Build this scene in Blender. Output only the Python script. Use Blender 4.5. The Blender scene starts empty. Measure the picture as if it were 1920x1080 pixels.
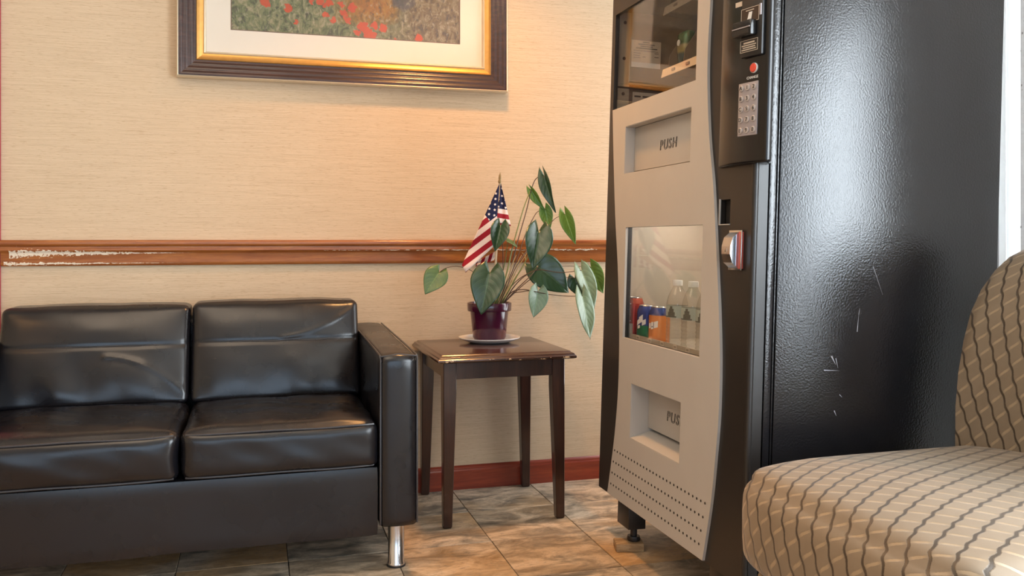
import bpy, bmesh, math, random
from mathutils import Vector, Matrix, noise
random.seed(7)
PI = math.pi
scene = bpy.context.scene
COL = scene.collection

# ------------------------------------------------------------------ camera
F_PX, YAW = 1650.0, math.atan(480 / 1650.0)
cam_d = bpy.data.cameras.new('camera')
cam = bpy.data.objects.new('camera', cam_d); COL.objects.link(cam)
cam_d.sensor_width = 36.0
cam_d.lens = 36.0 * F_PX / 1920.0
cam_d.shift_y = -90.0 / 1920.0
cam_d.clip_start = 0.02
cam.location = (0, 0, 1.0)
cam.rotation_euler = (PI / 2, 0, -YAW)
scene.camera = cam

# ------------------------------------------------------------------ light
scene.view_settings.view_transform = 'Standard'
scene.view_settings.look = 'None'
scene.view_settings.gamma = 1.0
scene.view_settings.use_curve_mapping = False
scene.view_settings.exposure = 0.0
world = bpy.data.worlds.new('world'); scene.world = world
world.use_nodes = True
wbg = world.node_tree.nodes['Background']
wbg.inputs['Color'].default_value = (0.75, 0.86, 1.0, 1)
wbg.inputs['Strength'].default_value = 1.2

def area_light(name, loc, rot, sx, sy, energy, color):
    d = bpy.data.lights.new(name, 'AREA'); d.shape = 'RECTANGLE'
    d.size = sx; d.size_y = sy; d.energy = energy; d.color = color
    o = bpy.data.objects.new(name, d); COL.objects.link(o)
    o.location = loc; o.rotation_euler = rot
    return o
# daylight through the window in the right wall and the glazed shop front behind the camera
area_light('window_daylight', (2.16, 0.54, 1.18), (0, PI / 2, 0), 2.0, 2.86, 350, (0.82, 0.91, 1.0))
area_light('rear_window_daylight', (2.16, 2.67, 1.25), (0, PI / 2, 0), 1.88, 1.28, 58, (0.95, 0.97, 1.0))
area_light('storefront_daylight', (-0.2, -3.12, 1.3), (PI / 2, 0, 0), 3.6, 1.8, 62, (0.52, 0.73, 1.0))

# ------------------------------------------------------------------ helpers
LOC = {}
def tag(o, label=None, cat=None, group=None, kind=None):
    if label: o['label'] = label
    if cat: o['category'] = cat
    if group: o['group'] = group
    if kind: o['kind'] = kind
    return o
def thing(name, label, cat, loc=(0, 0, 0), group=None, matrix=None):
    o = bpy.data.objects.new(name, None); COL.objects.link(o)
    o.empty_display_size = 0.05
    if matrix is not None:
        o.matrix_world = matrix; LOC[o] = Vector((0, 0, 0))
    else:
        o.location = loc; LOC[o] = Vector(loc)
    return tag(o, label, cat, group)
def finish(me, smooth=True, ang=38):
    bm = bmesh.new(); bm.from_mesh(me)
    bmesh.ops.recalc_face_normals(bm, faces=bm.faces)
    for f in bm.faces: f.smooth = smooth
    if smooth:
        a = math.radians(ang)
        for e in bm.edges:
            e.smooth = not (len(e.link_faces) == 2 and e.calc_face_angle(0) > a)
    bm.to_mesh(me); bm.free()
def link(name, me, mat, parent=None):
    o = bpy.data.objects.new(name, me); COL.objects.link(o)
    if isinstance(mat, (list, tuple)):
        for m in mat: me.materials.append(m)
    elif mat is not None: me.materials.append(mat)
    if parent is not None:
        o.parent = parent; LOC[o] = LOC.get(parent, Vector((0, 0, 0)))
    return o
class MB:
    def __init__(s): s.v = []; s.f = []; s.mi = []
    def add(s, vs, fs, M=None, mi=0):
        b = len(s.v)
        for p in vs:
            p = Vector(p); s.v.append(M @ p if M is not None else p)
        for f in fs: s.f.append([b + i for i in f]); s.mi.append(mi)
        return s
    def box(s, x0, x1, y0, y1, z0, z1, M=None, mi=0):
        vs = [(x, y, z) for x in (x0, x1) for y in (y0, y1) for z in (z0, z1)]
        return s.add(vs, [(0, 1, 3, 2), (4, 6, 7, 5), (0, 4, 5, 1), (2, 3, 7, 6), (0, 2, 6, 4), (1, 5, 7, 3)], M, mi)
    def frustum(s, b, t, M=None, mi=0):
        # b, t: (x0,x1,y0,y1,z)
        vs = [(x, y, r[4]) for r in (b, t) for (x, y) in ((r[0], r[2]), (r[1], r[2]), (r[1], r[3]), (r[0], r[3]))]
        return s.add(vs, [(3, 2, 1, 0), (4, 5, 6, 7), (0, 1, 5, 4), (1, 2, 6, 5), (2, 3, 7, 6), (3, 0, 4, 7)], M, mi)
    def lathe(s, prof, c=(0, 0, 0), n=32, M=None, mi=0, closed=False):
        vs = []; fs = []
        for (r, z) in prof:
            for k in range(n):
                a = 2 * PI * k / n
                vs.append((c[0] + r * math.cos(a), c[1] + r * math.sin(a), c[2] + z))
        m = len(prof)
        for i in range(m - 1):
            for k in range(n):
                k2 = (k + 1) % n
                fs.append((i * n + k, i * n + k2, (i + 1) * n + k2, (i + 1) * n + k))
        if prof[0][0] > 1e-6 and not closed: fs.append(tuple(reversed(range(n))))
        if prof[-1][0] > 1e-6 and not closed: fs.append(tuple((m - 1) * n + k for k in range(n)))
        return s.add(vs, fs, M, mi)
    def tube(s, pts, r, n=8, M=None, mi=0, closed=False):
        pts = [Vector(p) for p in pts]; m = len(pts)
        rr = r if isinstance(r, (list, tuple)) else [r] * m
        vs = []; fs = []; up = Vector((0.13, 0.27, 0.95)).normalized()
        for i, p in enumerate(pts):
            a = pts[(i - 1) % m] if (closed or i > 0) else p
            b = pts[(i + 1) % m] if (closed or i < m - 1) else p
            t = (b - a).normalized()
            u = up - t * up.dot(t)
            if u.length < 1e-3: u = Vector((1, 0, 0)) - t * t.x
            u.normalize(); w = t.cross(u); up = u
            for k in range(n):
                an = 2 * PI * k / n
                vs.append(p + (u * math.cos(an) + w * math.sin(an)) * rr[i])
        for i in range(m if closed else m - 1):
            j = (i + 1) % m
            for k in range(n):
                k2 = (k + 1) % n
                fs.append((i * n + k, i * n + k2, j * n + k2, j * n + k))
        if not closed: fs += [tuple(reversed(range(n))), tuple((m - 1) * n + k for k in range(n))]
        return s.add(vs, fs, M, mi)
    def prism(s, poly, fn, d0, d1, mi=0):
        # poly: 2D points, fn(a,b,d) -> 3D
        n = len(poly)
        vs = [fn(a, b, d0) for a, b in poly] + [fn(a, b, d1) for a, b in poly]
        fs = [tuple(range(n)), tuple(reversed(range(n, 2 * n)))]
        fs += [(i, (i + 1) % n, n + (i + 1) % n, n + i) for i in range(n)]
        return s.add(vs, fs, None, mi)
    def build(s, name, mat, parent=None, smooth=True, bevel=0, seg=2, ang=38):
        off = LOC.get(parent, Vector((0, 0, 0)))
        me = bpy.data.meshes.new(name)
        me.from_pydata([tuple(p - off) for p in s.v], [], s.f)
        for i, p in enumerate(me.polygons): p.material_index = s.mi[i]
        if bevel:
            bm = bmesh.new(); bm.from_mesh(me)
            bmesh.ops.recalc_face_normals(bm, faces=bm.faces)
            es = [e for e in bm.edges if len(e.link_faces) == 2 and e.calc_face_angle(0) > 0.5]
            bmesh.ops.bevel(bm, geom=es, offset=bevel, segments=seg, profile=0.5, affect='EDGES', clamp_overlap=True)
            bm.to_mesh(me); bm.free()
        finish(me, smooth, ang)
        return link(name, me, mat, parent)
def struct(o, label=None, cat=None):
    return tag(o, label, cat, kind='structure')

def plate_with_holes(outer, holes, fn, d0, d1):
    """planar plate with rectangular/polygonal holes, extruded from d0 to d1; fn(a,b,d)->3D"""
    bm = bmesh.new(); edges = []
    for loop in [outer] + holes:
        vs = [bm.verts.new(fn(a, b, d0)) for a, b in loop]
        for i in range(len(vs)): edges.append(bm.edges.new((vs[i], vs[(i + 1) % len(vs)])))
    bmesh.ops.triangle_fill(bm, use_beauty=True, use_dissolve=False, edges=edges)
    r = bmesh.ops.extrude_face_region(bm, geom=list(bm.faces))
    dv = Vector(fn(0, 0, d1)) - Vector(fn(0, 0, d0))
    bmesh.ops.translate(bm, vec=dv, verts=[g for g in r['geom'] if isinstance(g, bmesh.types.BMVert)])
    me = bpy.data.meshes.new('plate'); bm.to_mesh(me); bm.free()
    finish(me, True, 30)
    return me
def rect(a0, a1, b0, b1): return [(a0, b0), (a1, b0), (a1, b1), (a0, b1)]

def soft_box(x0, x1, y0, y1, z0, z1, r, n, disp=None, uvf=None, off=Vector((0, 0, 0))):
    nx, ny, nz = n; idx = {}; vs = []; fs = []
    c = Vector(((x0 + x1) / 2, (y0 + y1) / 2, (z0 + z1) / 2)); h = Vector(((x1 - x0) / 2, (y1 - y0) / 2, (z1 - z0) / 2))
    def V(i, j, k):
        key = (i, j, k)
        if key not in idx:
            q = Vector((2 * i / nx - 1, 2 * j / ny - 1, 2 * k / nz - 1))
            p = Vector((q.x * h.x, q.y * h.y, q.z * h.z))
            rr = min(r, h.x, h.y, h.z)
            cl = Vector([max(-(h[a] - rr), min(h[a] - rr, p[a])) for a in range(3)])
            d = p - cl
            if d.length > 1e-9: p = cl + d.normalized() * rr
            if disp: p = p + Vector(disp(q, p + c))
            idx[key] = len(vs); vs.append(p + c - off)
        return idx[key]
    for i in range(nx):
        for j in range(ny):
            fs.append((V(i, j, 0), V(i, j + 1, 0), V(i + 1, j + 1, 0), V(i + 1, j, 0)))
            fs.append((V(i, j, nz), V(i + 1, j, nz), V(i + 1, j + 1, nz), V(i, j + 1, nz)))
    for i in range(nx):
        for k in range(nz):
            fs.append((V(i, 0, k), V(i + 1, 0, k), V(i + 1, 0, k + 1), V(i, 0, k + 1)))
            fs.append((V(i, ny, k), V(i, ny, k + 1), V(i + 1, ny, k + 1), V(i + 1, ny, k)))
    for j in range(ny):
        for k in range(nz):
            fs.append((V(0, j, k), V(0, j, k + 1), V(0, j + 1, k + 1), V(0, j + 1, k)))
            fs.append((V(nx, j, k), V(nx, j + 1, k), V(nx, j + 1, k + 1), V(nx, j, k + 1)))
    me = bpy.data.meshes.new('soft'); me.from_pydata([tuple(p) for p in vs], [], fs)
    if uvf:
        uv = me.uv_layers.new(name='UVMap')
        for l in me.loops: uv.data[l.index].uv = uvf(vs[l.vertex_index] + off)
    finish(me, True, 75)
    return me

S_, C_ = math.sin(YAW), math.cos(YAW)
def at(px, py, y):
    """the point at depth y (distance towards the back wall) seen at a photo pixel"""
    X = (px - 960) / F_PX; t = y / (C_ - S_ * X)
    return Vector(((S_ + C_ * X) * t, y, 1.0 + (450 - py) / F_PX * t))

# ------------------------------------------------------------------ materials
class NT:
    def __init__(s, name):
        s.m = bpy.data.materials.new(name); s.m.use_nodes = True
        s.t = s.m.node_tree; s.b = s.t.nodes['Principled BSDF']; s.out = s.t.nodes['Material Output']
    def n(s, typ, **kw):
        nd = s.t.nodes.new(typ)
        for k, v in kw.items():
            if k.startswith('i_'):
                key = k[2:]; key = int(key) if key.isdigit() else key.replace('_', ' ')
                s.set(nd.inputs[key], v)
            else: setattr(nd, k, v)
        return nd
    def set(s, sock, v):
        if isinstance(v, bpy.types.NodeSocket): s.t.links.new(v, sock)
        elif isinstance(v, bpy.types.Node): s.t.links.new(v.outputs[0], sock)
        else:
            if hasattr(sock.default_value, '__len__') and len(sock.default_value) == 4 and len(v) == 3: v = (*v, 1)
            sock.default_value = v
    def math(s, op, a, b=None, c=None):
        nd = s.t.nodes.new('ShaderNodeMath'); nd.operation = op
        for i, v in enumerate((a, b, c)):
            if v is not None: s.set(nd.inputs[i], v)
        return nd.outputs[0]
    def mix(s, fac, a, b, blend='MIX'):
        nd = s.t.nodes.new('ShaderNodeMix'); nd.data_type = 'RGBA'; nd.blend_type = blend
        s.set(nd.inputs[0], fac); s.set(nd.inputs[6], a); s.set(nd.inputs[7], b)
        return nd.outputs[2]
    def ramp(s, fac, stops, interp='LINEAR'):
        nd = s.t.nodes.new('ShaderNodeValToRGB'); nd.color_ramp.interpolation = interp
        e = nd.color_ramp.elements
        while len(e) < len(stops): e.new(0.5)
        for el, (p, col) in zip(e, stops):
            el.position = p; el.color = (*col, 1) if len(col) == 3 else col
        s.set(nd.inputs[0], fac); return nd.outputs[0]
    def coord(s, which='Object', scale=(1, 1, 1), rot=(0, 0, 0), loc=(0, 0, 0)):
        tc = s.t.nodes.new('ShaderNodeTexCoord'); mp = s.t.nodes.new('ShaderNodeMapping')
        s.t.links.new(tc.outputs[which], mp.inputs[0])
        mp.inputs['Scale'].default_value = scale; mp.inputs['Rotation'].default_value = rot; mp.inputs['Location'].default_value = loc
        return mp.outputs[0]
    def noise(s, vec, scale, detail=3, rough=0.55, dist=0.0):
        nd = s.n('ShaderNodeTexNoise', i_Scale=scale, i_Detail=detail, i_Roughness=rough, i_Distortion=dist)
        if vec is not None: s.set(nd.inputs['Vector'], vec)
        return nd.outputs[0]
    def bump(s, h, strength=0.3, dist=0.002):
        nd = s.n('ShaderNodeBump', i_Strength=strength, i_Distance=dist, i_Height=h)
        s.t.links.new(nd.outputs[0], s.b.inputs['Normal']); return nd
    def p(s, **kw):
        for k, v in kw.items(): s.set(s.b.inputs[k.replace('_', ' ')], v)
        return s
def plain(name, col, rough=0.5, metal=0.0, spec=0.5, var=0.0, scale=30, bump=0.0, coat=0.0):
    t = NT(name); t.p(Roughness=rough, Metallic=metal, Specular_IOR_Level=spec)
    if coat: t.p(Coat_Weight=coat, Coat_Roughness=0.15)
    if var or bump:
        nz = t.noise(t.coord(), scale, 4)
        if var:
            t.p(Base_Color=t.mix(nz, [c * (1 - var) for c in col], [min(1, c * (1 + var)) for c in col]))
        else: t.p(Base_Color=col)
        if bump: t.bump(nz, bump, 0.001)
    else: t.p(Base_Color=col)
    return t.m

def m_wallpaper():
    t = NT('wallpaper_grasscloth')
    v1 = t.coord('Object', (2.2, 1, 240)); v2 = t.coord('Object', (9, 1, 90)); v3 = t.coord('Object', (1.3, 1, 1.5))
    n1 = t.noise(v1, 3.0, 6, 0.65); n2 = t.noise(v2, 4, 4, 0.6); n3 = t.noise(v3, 2, 2)
    c = t.ramp(n1, [(0.28, (0.38, 0.265, 0.165)), (0.43, (0.575, 0.435, 0.295)), (0.72, (0.68, 0.53, 0.375))])
    c = t.mix(t.ramp(n2, [(0.32, (0.8, 0.8, 0.8)), (0.45, (0, 0, 0))]), c, (0.45, 0.32, 0.20))
    c = t.mix(t.math('MULTIPLY', n3, 0.3), c, (0.61, 0.435, 0.265))
    t.p(Base_Color=c, Roughness=0.75, Specular_IOR_Level=0.25)
    t.bump(t.math('ADD', n1, n2), 0.25, 0.0012); return t.m
def m_wood(name, dark, mid, light, axis='X', rough=0.3, scale=1.0, coat=0.3):
    t = NT(name)
    sc = {'X': (1.2, 14, 14), 'Y': (14, 1.2, 14), 'Z': (14, 14, 1.2)}[axis]
    v = t.coord('Object', tuple(a * scale for a in sc))
    n1 = t.noise(v, 3, 6, 0.6, 0.6); n2 = t.noise(v, 16, 3, 0.6)
    c = t.ramp(n1, [(0.3, dark), (0.5, mid), (0.72, light)])
    c = t.mix(t.ramp(n2, [(0.35, (0.5, 0.5, 0.5)), (0.5, (0, 0, 0))]), c, dark)
    t.p(Base_Color=c, Roughness=rough, Coat_Weight=coat, Coat_Roughness=0.12)
    t.bump(n2, 0.08, 0.0008); return t
def m_rail():
    t = m_wood('rail_varnished_wood', (0.20, 0.052, 0.012), (0.30, 0.092, 0.020), (0.41, 0.145, 0.034), 'X', 0.28, 1.0, 0.4)
    base = t.b.inputs['Base Color'].links[0].from_socket
    tc = t.n('ShaderNodeTexCoord'); sp = t.n('ShaderNodeSeparateXYZ', i_0=tc.outputs['Object'])
    x, z = sp.outputs[0], sp.outputs[2]
    nz = t.noise(t.coord('Object', (14, 1, 55)), 3, 5, 0.65)
    nb = t.noise(t.coord('Object', (60, 1, 60)), 2, 4, 0.6)
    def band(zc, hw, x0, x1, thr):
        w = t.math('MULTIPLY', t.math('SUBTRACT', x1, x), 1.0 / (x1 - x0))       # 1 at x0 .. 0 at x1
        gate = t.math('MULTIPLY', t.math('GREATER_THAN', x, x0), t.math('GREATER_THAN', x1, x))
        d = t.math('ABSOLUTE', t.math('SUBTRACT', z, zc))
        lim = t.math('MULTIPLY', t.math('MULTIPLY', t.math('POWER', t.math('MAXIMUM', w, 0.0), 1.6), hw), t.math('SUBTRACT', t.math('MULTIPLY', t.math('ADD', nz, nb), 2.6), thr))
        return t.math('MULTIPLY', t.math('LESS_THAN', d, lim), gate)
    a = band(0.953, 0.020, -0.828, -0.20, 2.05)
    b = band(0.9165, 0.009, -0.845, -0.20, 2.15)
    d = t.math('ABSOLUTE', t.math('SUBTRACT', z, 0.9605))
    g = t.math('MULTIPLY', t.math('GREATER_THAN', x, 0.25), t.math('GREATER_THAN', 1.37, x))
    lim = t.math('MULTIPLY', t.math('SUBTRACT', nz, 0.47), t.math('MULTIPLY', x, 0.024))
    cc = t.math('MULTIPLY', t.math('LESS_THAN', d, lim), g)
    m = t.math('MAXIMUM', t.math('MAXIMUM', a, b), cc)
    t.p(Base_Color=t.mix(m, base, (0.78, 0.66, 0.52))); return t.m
def m_tile():
    t = NT('slate_floor_tile')
    oi = t.n('ShaderNodeObjectInfo')
    rnd = oi.outputs['Random']
    tc = t.n('ShaderNodeTexCoord')
    geo = t.n('ShaderNodeNewGeometry')
    vr = t.n('ShaderNodeVectorMath', operation='ADD'); t.set(vr.inputs[0], geo.outputs['Position'])
    sc = t.n('ShaderNodeCombineXYZ'); t.set(sc.inputs[2], t.math('MULTIPLY', rnd, 30.0)); t.set(vr.inputs[1], sc)
    mp = t.n('ShaderNodeMapping'); t.set(mp.inputs[0], vr.outputs[0]); mp.inputs['Scale'].default_value = (5, 11, 5)
    mp.inputs['Rotation'].default_value = (0, 0, 0.25)
    n1 = t.noise(mp.outputs[0], 1.1, 7, 0.68, 0.8); n2 = t.noise(mp.outputs[0], 8, 6, 0.75, 0.6)
    n3 = t.noise(vr.outputs[0], 2.2, 3, 0.5)
    c = t.ramp(n1, [(0.34, (0.09, 0.08, 0.062)), (0.43, (0.22, 0.18, 0.135)), (0.50, (0.36, 0.29, 0.21)), (0.58, (0.55, 0.43, 0.31)), (0.70, (0.70, 0.58, 0.45))])
    ora = t.ramp(n3, [(0.44, (0, 0, 0)), (0.58, (1, 1, 1))])
    c = t.mix(t.math('MULTIPLY', ora, t.math('MULTIPLY', rnd, 0.8)), c, (0.52, 0.28, 0.09))
    c = t.mix(t.ramp(n2, [(0.3, (0.6, 0.6, 0.6)), (0.5, (0, 0, 0))]), c, (0.075, 0.075, 0.068))
    c = t.mix(t.ramp(n2, [(0.62, (0, 0, 0)), (0.72, (0.45, 0.45, 0.45))]), c, (0.55, 0.46, 0.37))
    t.p(Base_Color=c, Roughness=t.ramp(n2, [(0.3, (0.45, 0.45, 0.45)), (0.7, (0.62, 0.62, 0.62))]))
    t.bump(t.math('ADD', n1, n2), 0.3, 0.002); return t.m
def m_leather():
    t = NT('black_leather')
    fine = t.noise(t.coord('Object', (1, 1, 1)), 420, 3, 0.6)
    sm = t.noise(t.coord('Object', (3, 3, 3)), 2.0, 3)
    t.p(Base_Color=t.mix(sm, (0.004, 0.0040, 0.0058), (0.0075, 0.0070, 0.0092)), Roughness=t.ramp(sm, [(0.3, (0.23, 0.23, 0.23)), (0.7, (0.33, 0.33, 0.33))]), Specular_IOR_Level=0.55)
    t.bump(fine, 0.05, 0.0003)
    return t.m
def m_fabric():
    t = NT('diamond_lattice_upholstery')
    tc = t.n('ShaderNodeTexCoord'); sp = t.n('ShaderNodeSeparateXYZ', i_0=tc.outputs['UV'])
    u, v = sp.outputs[0], sp.outputs[1]
    # lattice: dark steep lines and light shallow lines, both gently wavy
    P = t.math('SUBTRACT', t.math('DIVIDE', u, 0.054), t.math('DIVIDE', v, 0.128))
    Q = t.math('ADD', t.math('DIVIDE', u, 0.066), t.math('DIVIDE', v, 0.066))
    w1 = t.math('MULTIPLY', t.math('SINE', t.math('MULTIPLY', Q, 2 * PI)), 0.045)
    w2 = t.math('MULTIPLY', t.math('SINE', t.math('MULTIPLY', P, 2 * PI)), 0.02)
    def line(val, hw):
        fr = t.math('FRACT', val); d = t.math('ABSOLUTE', t.math('SUBTRACT', fr, 0.5))
        return t.math('SMOOTH_MIN', 1.0, t.math('MAXIMUM', t.math('MULTIPLY', t.math('SUBTRACT', hw, d), 22.0), 0.0), 0.1)
    P2 = t.math('ADD', P, w1); Q2 = t.math('SUBTRACT', Q, w2)
    fray = t.math('MULTIPLY', t.math('SUBTRACT', t.noise(t.coord('UV', (1, 1, 1)), 260, 2), 0.5), 0.07)
    ld = line(t.math('ADD', P2, fray), 0.095)
    dash = t.n('ShaderNodeMapRange', i_0=t.math('ABSOLUTE', t.math('SUBTRACT', t.math('FRACT', P2), 0.5)), i_1=0.10, i_2=0.30, i_3=0.25, i_4=1.0).outputs[0]
    ll = t.math('MULTIPLY', line(t.math('ADD', Q2, fray), 0.105), dash)
    thread = t.noise(t.coord('UV', (1, 1, 1)), 900, 2); blot = t.noise(t.coord('UV', (1, 1, 1)), 14, 4, 0.6)
    c = t.mix(blot, (0.200, 0.145, 0.092), (0.280, 0.208, 0.138))
    c = t.mix(t.math('MULTIPLY', ll, 0.65), c, (0.46, 0.33, 0.20))
    c = t.mix(t.math('MULTIPLY', ld, 0.9), c, (0.045, 0.029, 0.017))
    t.p(Base_Color=c, Roughness=t.math('SUBTRACT', 0.68, t.math('MULTIPLY', t.math('MAXIMUM', ld, ll), 0.30)), Sheen_Weight=0.35, Sheen_Roughness=0.35, Specular_IOR_Level=0.5)
    t.p(Sheen_Tint=(1.0, 0.93, 0.85))
    h = t.math('SUBTRACT', t.math('MULTIPLY', thread, 0.25), t.math('MULTIPLY', t.math('MAXIMUM', ld, ll), 0.8))
    t.bump(h, 0.5, 0.0015); return t.m
def m_machine_side():
    t = NT('black_textured_steel')
    n1 = t.noise(t.coord(), 185, 2, 0.6); n2 = t.noise(t.coord('Object', (1, 1, 1)), 4, 4, 0.6)
    t.p(Base_Color=(0.012, 0.012, 0.014), Roughness=t.ramp(n2, [(0.3, (0.16, 0.16, 0.16)), (0.7, (0.24, 0.24, 0.24))]), Specular_IOR_Level=0.8)
    t.bump(n1, 0.65, 0.0012)
    return t.m
def m_glass(name, tint=(1, 1, 1), gloss=0.06):
    t = NT(name); t.t.nodes.remove(t.b)
    tr = t.n('ShaderNodeBsdfTransparent', i_Color=tint); gl = t.n('ShaderNodeBsdfGlossy', i_Roughness=0.03)
    lw = t.n('ShaderNodeLayerWeight', i_Blend=0.5)
    fr = t.math('ADD', gloss, t.math('MULTIPLY', t.math('POWER', lw.outputs['Facing'], 5.0), 1.0 - gloss))
    mx = t.n('ShaderNodeMixShader'); t.set(mx.inputs[0], fr); t.set(mx.inputs[1], tr); t.set(mx.inputs[2], gl)
    t.t.links.new(mx.outputs[0], t.out.inputs[0]); return t.m
def m_emit(name, col, st):
    t = NT(name); t.p(Base_Color=col, Emission_Color=col, Emission_Strength=st); return t.m
def m_print(dabs):
    t = NT('meadow_print')
    tc = t.n('ShaderNodeTexCoord'); sp = t.n('ShaderNodeSeparateXYZ', i_0=tc.outputs['Object'])
    v = t.coord('Object', (1, 1, 1)); brush = t.coord('Object', (1.5, 1, 1.0), (0, 0.5, 0))
    n1 = t.noise(brush, 26, 6, 0.7, 0.8); n2 = t.noise(brush, 52, 4, 0.65, 0.6); n3 = t.noise(v, 7, 3)
    left = t.ramp(n1, [(0.38, (0.075, 0.075, 0.045)), (0.45, (0.16, 0.18, 0.10)), (0.55, (0.28, 0.27, 0.17)), (0.66, (0.50, 0.44, 0.33))])
    right = t.ramp(n1, [(0.38, (0.075, 0.06, 0.055)), (0.45, (0.19, 0.14, 0.09)), (0.56, (0.29, 0.24, 0.17)), (0.66, (0.44, 0.38, 0.31))])
    mid = t.ramp(n1, [(0.3, (0.20, 0.15, 0.07)), (0.5, (0.46, 0.21, 0.08)), (0.7, (0.52, 0.36, 0.19))])
    xr = t.math('ADD', sp.outputs[0], t.math('MULTIPLY', t.math('SUBTRACT', n3, 0.5), 0.25))
    mr = t.n('ShaderNodeMapRange', i_0=xr, i_1=0.42, i_2=0.62).outputs[0]
    c = t.mix(mr, left, right)
    dx = t.math('DIVIDE', t.math('SUBTRACT', xr, 0.40), 0.16); dz = t.math('DIVIDE', t.math('SUBTRACT', sp.outputs[2], 1.93), 0.11)
    g = t.math('SUBTRACT', 1.0, t.math('ADD', t.math('MULTIPLY', dx, dx), t.math('MULTIPLY', dz, dz)))
    c = t.mix(t.math('MAXIMUM', g, 0.0), c, mid)
    ddx = t.math('DIVIDE', t.math('SUBTRACT', xr, 0.57), 0.06); ddz = t.math('DIVIDE', t.math('SUBTRACT', sp.outputs[2], 1.965), 0.07)
    g2 = t.math('SUBTRACT', 1.0, t.math('ADD', t.math('MULTIPLY', ddx, ddx), t.math('MULTIPLY', ddz, ddz)))
    c = t.mix(t.math('MINIMUM', t.math('MAXIMUM', t.math('MULTIPLY', g2, 2.0), 0.0), 0.85), c, (0.075, 0.065, 0.07))
    c = t.mix(t.ramp(n2, [(0.34, (0.8, 0.8, 0.8)), (0.45, (0, 0, 0))]), c, (0.045, 0.045, 0.035))
    c = t.mix(t.ramp(n2, [(0.56, (0, 0, 0)), (0.66, (0.6, 0.6, 0.6))]), c, (0.55, 0.5, 0.40))
    nx = t.n('ShaderNodeTexNoise', i_Scale=55.0, i_Detail=3.0); t.set(nx.inputs['Vector'], v)
    wob = t.n('ShaderNodeVectorMath', operation='SUBTRACT'); t.set(wob.inputs[0], nx.outputs['Color']); wob.inputs[1].default_value = (0.5, 0.5, 0.5)
    ws = t.n('ShaderNodeVectorMath', operation='SCALE'); t.set(ws.inputs[0], wob.outputs[0]); ws.inputs['Scale'].default_value = 0.035
    wv = t.n('ShaderNodeVectorMath', operation='ADD'); t.set(wv.inputs[0], v); t.set(wv.inputs[1], ws.outputs[0])
    cur = None
    for (px, pz, r) in dabs:
        d = t.n('ShaderNodeVectorMath', operation='DISTANCE'); t.set(d.inputs[0], wv.outputs[0]); d.inputs[1].default_value = (px, 0, pz)
        k = t.math('LESS_THAN', d.outputs['Value'], r)
        cur = k if cur is None else t.math('MAXIMUM', cur, k)
    red = t.mix(n2, (0.62, 0.05, 0.012), (0.85, 0.13, 0.035))
    c = t.mix(t.math('MULTIPLY', cur, 0.92), c, red)
    hs = t.n('ShaderNodeHueSaturation', i_Saturation=1.5, i_Value=0.68, i_Color=c)
    t.p(Base_Color=hs, Roughness=0.6); return t.m
def m_flag():
    t = NT('flag_cotton')
    tc = t.n('ShaderNodeTexCoord'); sp = t.n('ShaderNodeSeparateXYZ', i_0=tc.outputs['UV'])
    u, v = sp.outputs[0], sp.outputs[1]     # u along stripes (canton u<0), v across (canton v<0), 1 unit = one stripe
    st = t.math('LESS_THAN', t.math('FRACT', t.math('MULTIPLY', v, 0.5)), 0.5)
    c = t.mix(st, (0.30, 0.012, 0.022), (0.82, 0.66, 0.58))
    can = t.math('MULTIPLY', t.math('LESS_THAN', u, 0.0), t.math('LESS_THAN', v, 0.0))
    row = t.math('FLOOR', t.math('MULTIPLY', v, 1.25))
    ush = t.math('ADD', t.math('MULTIPLY', u, 0.72), t.math('MULTIPLY', t.math('FRACT', t.math('MULTIPLY', row, 0.5)), 1.0))
    fu = t.math('SUBTRACT', t.math('FRACT', ush), 0.5); fv = t.math('SUBTRACT', t.math('FRACT', t.math('MULTIPLY', v, 1.25)), 0.5)
    fu = t.math('DIVIDE', fu, 0.72); fv = t.math('DIVIDE', fv, 1.25)
    ds = t.math('SQRT', t.math('ADD', t.math('MULTIPLY', fu, fu), t.math('MULTIPLY', fv, fv)))
    an = t.math('ARCTAN2', fu, fv)
    rad = t.math('ADD', 0.19, t.math('MULTIPLY', t.math('COSINE', t.math('MULTIPLY', an, 5.0)), 0.06))
    star = t.math('LESS_THAN', ds, rad)
    blue = t.mix(star, (0.012, 0.014, 0.05), (0.80, 0.72, 0.68))
    c = t.mix(can, c, blue)
    t.p(Base_Color=c, Roughness=0.8, Specular_IOR_Level=0.2)
    t.bump(t.noise(t.coord('UV', (1, 1, 1)), 60, 2), 0.15, 0.0005); return t.m
def m_leaf(name, a, b, rough=0.32):
    t = NT(name)
    tc = t.n('ShaderNodeTexCoord'); sp = t.n('ShaderNodeSeparateXYZ', i_0=tc.outputs['UV'])
    u, v = sp.outputs[0], sp.outputs[1]        # u -1..1 across, v 0..1 along
    au = t.math('ABSOLUTE', u)
    rib = t.math('LESS_THAN', au, 0.03)
    vein = t.math('FRACT', t.math('MULTIPLY', t.math('SUBTRACT', v, t.math('MULTIPLY', au, 0.38)), 7.0))
    vl = t.math('LESS_THAN', vein, 0.09)
    n = t.noise(t.coord('Object'), 35, 4)
    c = t.mix(n, a, b)
    c = t.mix(t.math('MULTIPLY', t.math('MAXIMUM', t.math('MULTIPLY', vl, 0.45), rib), 0.6), c, [min(1, x * 1.7 + 0.02) for x in b])
    t.p(Base_Color=c, Roughness=rough, Specular_IOR_Level=0.6, Coat_Weight=0.25, Coat_Roughness=0.25)
    t.p(Subsurface_Weight=0.0, Transmission_Weight=0.0)
    t.bump(t.math('ADD', t.math('MULTIPLY', t.math('PINGPONG', vein, 0.5), 1.0), t.math('MULTIPLY', n, 0.4)), 0.45, 0.002)
    return t.m

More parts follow.
